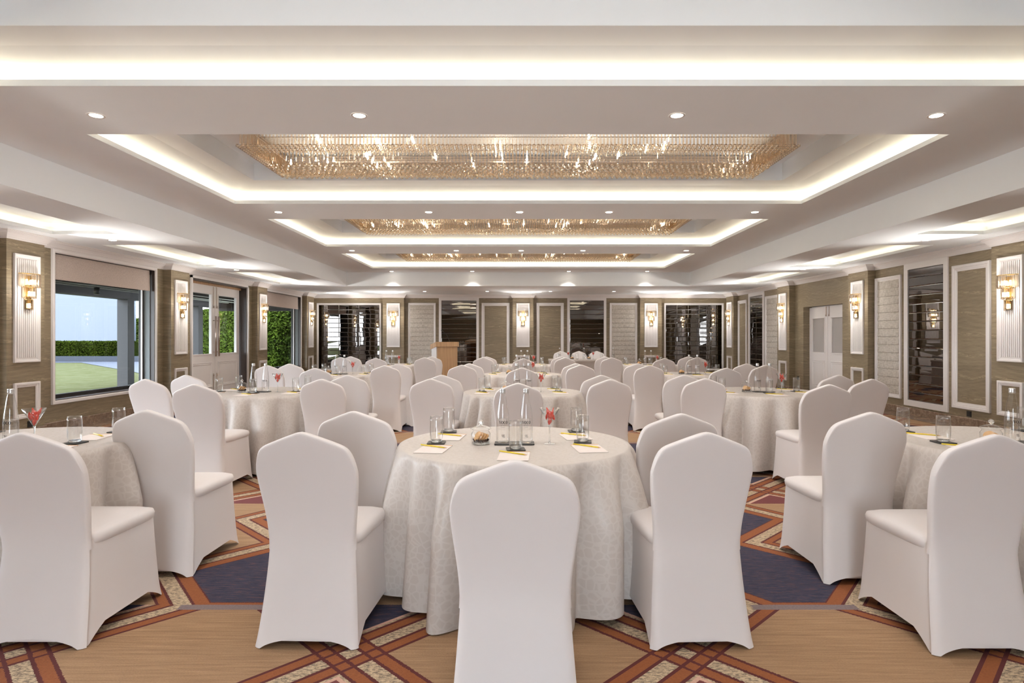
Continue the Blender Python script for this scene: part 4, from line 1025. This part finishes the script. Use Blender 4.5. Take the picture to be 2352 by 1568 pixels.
# head table
hx0, hx1, hy0, hy1 = 0.80, 2.56, 15.75, 16.45
t = thing('head_table', 'long rectangular head table under a fitted cloth near the back wall', 'table', ((hx0+hx1)/2, (hy0+hy1)/2, 0))
mb = MB(); mb.box(hx0+0.02, hx1-0.02, hy0+0.02, hy1-0.02, 0.72, 0.748); part('tabletop', mb, 'oak', t)
for x in (hx0+0.1, hx1-0.1):
    for y in (hy0+0.1, hy1-0.1): mb = MB(); mb.tube((x, y, 0), (x, y, 0.72), 0.016); part('leg', mb, 'socket', t)
mb = MB(); mb.uv = []
def rrect(ins, n=40):
    pts = []
    cx, cy = (hx0+hx1)/2, (hy0+hy1)/2
    for j in range(n*4):
        th = 2*PI*(j+0.5)/(n*4); a = sgnpow(math.cos(th), 0.12); b = sgnpow(math.sin(th), 0.12); pts.append((cx+a*((hx1-hx0)/2-ins), cy+b*((hy1-hy0)/2-ins)))
    return pts
R = [(0.02, 0.7525), (0.004, 0.7520), (0.0, 0.745), (-0.002, 0.70)] 
rg = [[(x, y, z) for x, y in rrect(i)] for i, z in R]
rg += [[(x+(0.0)*1, y, z) for x, y in rrect(0.012+0.018*(1-(z/0.7)))] for z in (0.69, 0.5, 0.3, 0.1, 0.01)]
mb.rings(rg, 0, True, True, True, False); mb.uv = [(p[0], p[2]+p[1]*0.3) for p in mb.v]
o = part('tablecloth', mb, 'cloth'); tag(o, 'fitted pale cloth on the long head table', 'tablecloth')
wh = 'head table'
for i, (x, w) in enumerate(((0.98, 'left'), (1.62, 'middle'), (2.38, 'right'))): bottle_at(x+0.10, 16.0, ZT, 'slim water bottle on the head table, %s of three' % w)
for i, (x, w) in enumerate(((1.05, 'left'), (1.55, 'middle'), (2.18, 'right'))): glass_at(x-0.02, 15.92, ZT, 'clear tumbler on the head table, %s of three' % w)
martini_at(1.30, 15.95, ZT, 'left half of the head table'); martini_at(1.95, 15.95, ZT, 'right half of the head table')
jar_at(1.40, 15.93, ZT, 'left half of the head table'); jar_at(1.84, 15.93, ZT, 'right half of the head table')

# lectern
t = thing('lectern', 'light oak lectern with thick slanted top standing before the back mirror', 'lectern', (-1.80, 15.0, 0), math.radians(24))
mb = MB(); mb.box(-0.255, 0.255, -0.20, -0.18, 0.05, 1.12); loc(mb, 'front_panel', 'oak', t)
for sx in (-1, 1): mb = MB(); mb.box(sx*0.255-0.012, sx*0.255+0.012, -0.20, 0.20, 0.05, 1.10); loc(mb, 'side_panel', 'white' if sx < 0 else 'oak', t)  # left side coloured white to stand in for window light on it
mb = MB(); v0 = [(-0.29,-0.235,1.10),(0.29,-0.235,1.10),(0.29,0.235,1.03),(-0.29,0.235,1.03)]; v1 = [(x,y,z+0.115) for x,y,z in v0]
mb.rings([v0, v1], 0, False, True, True, True); loc(mb, 'slanted_top', 'oak', t)
mb = MB(); mb.box(-0.28, 0.28, -0.22, 0.22, 0, 0.05); loc(mb, 'plinth', 'oak', t)
mb = MB(); mb.box(-0.24, 0.24, -0.18, 0.19, 0.60, 0.62); loc(mb, 'shelf', 'oak', t)
mt = thing('gooseneck_microphone', 'thin black gooseneck microphone on the lectern', 'microphone', (-1.72, 14.93, 1.205))
mb = MB(); pts = [(0.06,0,0),(0.03,-0.01,0.10),(-0.03,-0.02,0.20),(-0.11,-0.02,0.27)]
for a, b in zip(pts, pts[1:]): mb.tube(a, b, 0.004, 6)
loc(mb, 'neck', 'socket', mt); mb = MB(); mb.tube((-0.11,-0.02,0.27), (-0.15,-0.02,0.295), 0.009, 8); loc(mb, 'capsule', 'socket', mt); mb = MB(); mb.lathe([(0.001,0.012),(0.03,0.01),(0.032,-0.008)], 16, 0.06, 0, 0); loc(mb, 'base', 'socket', mt)
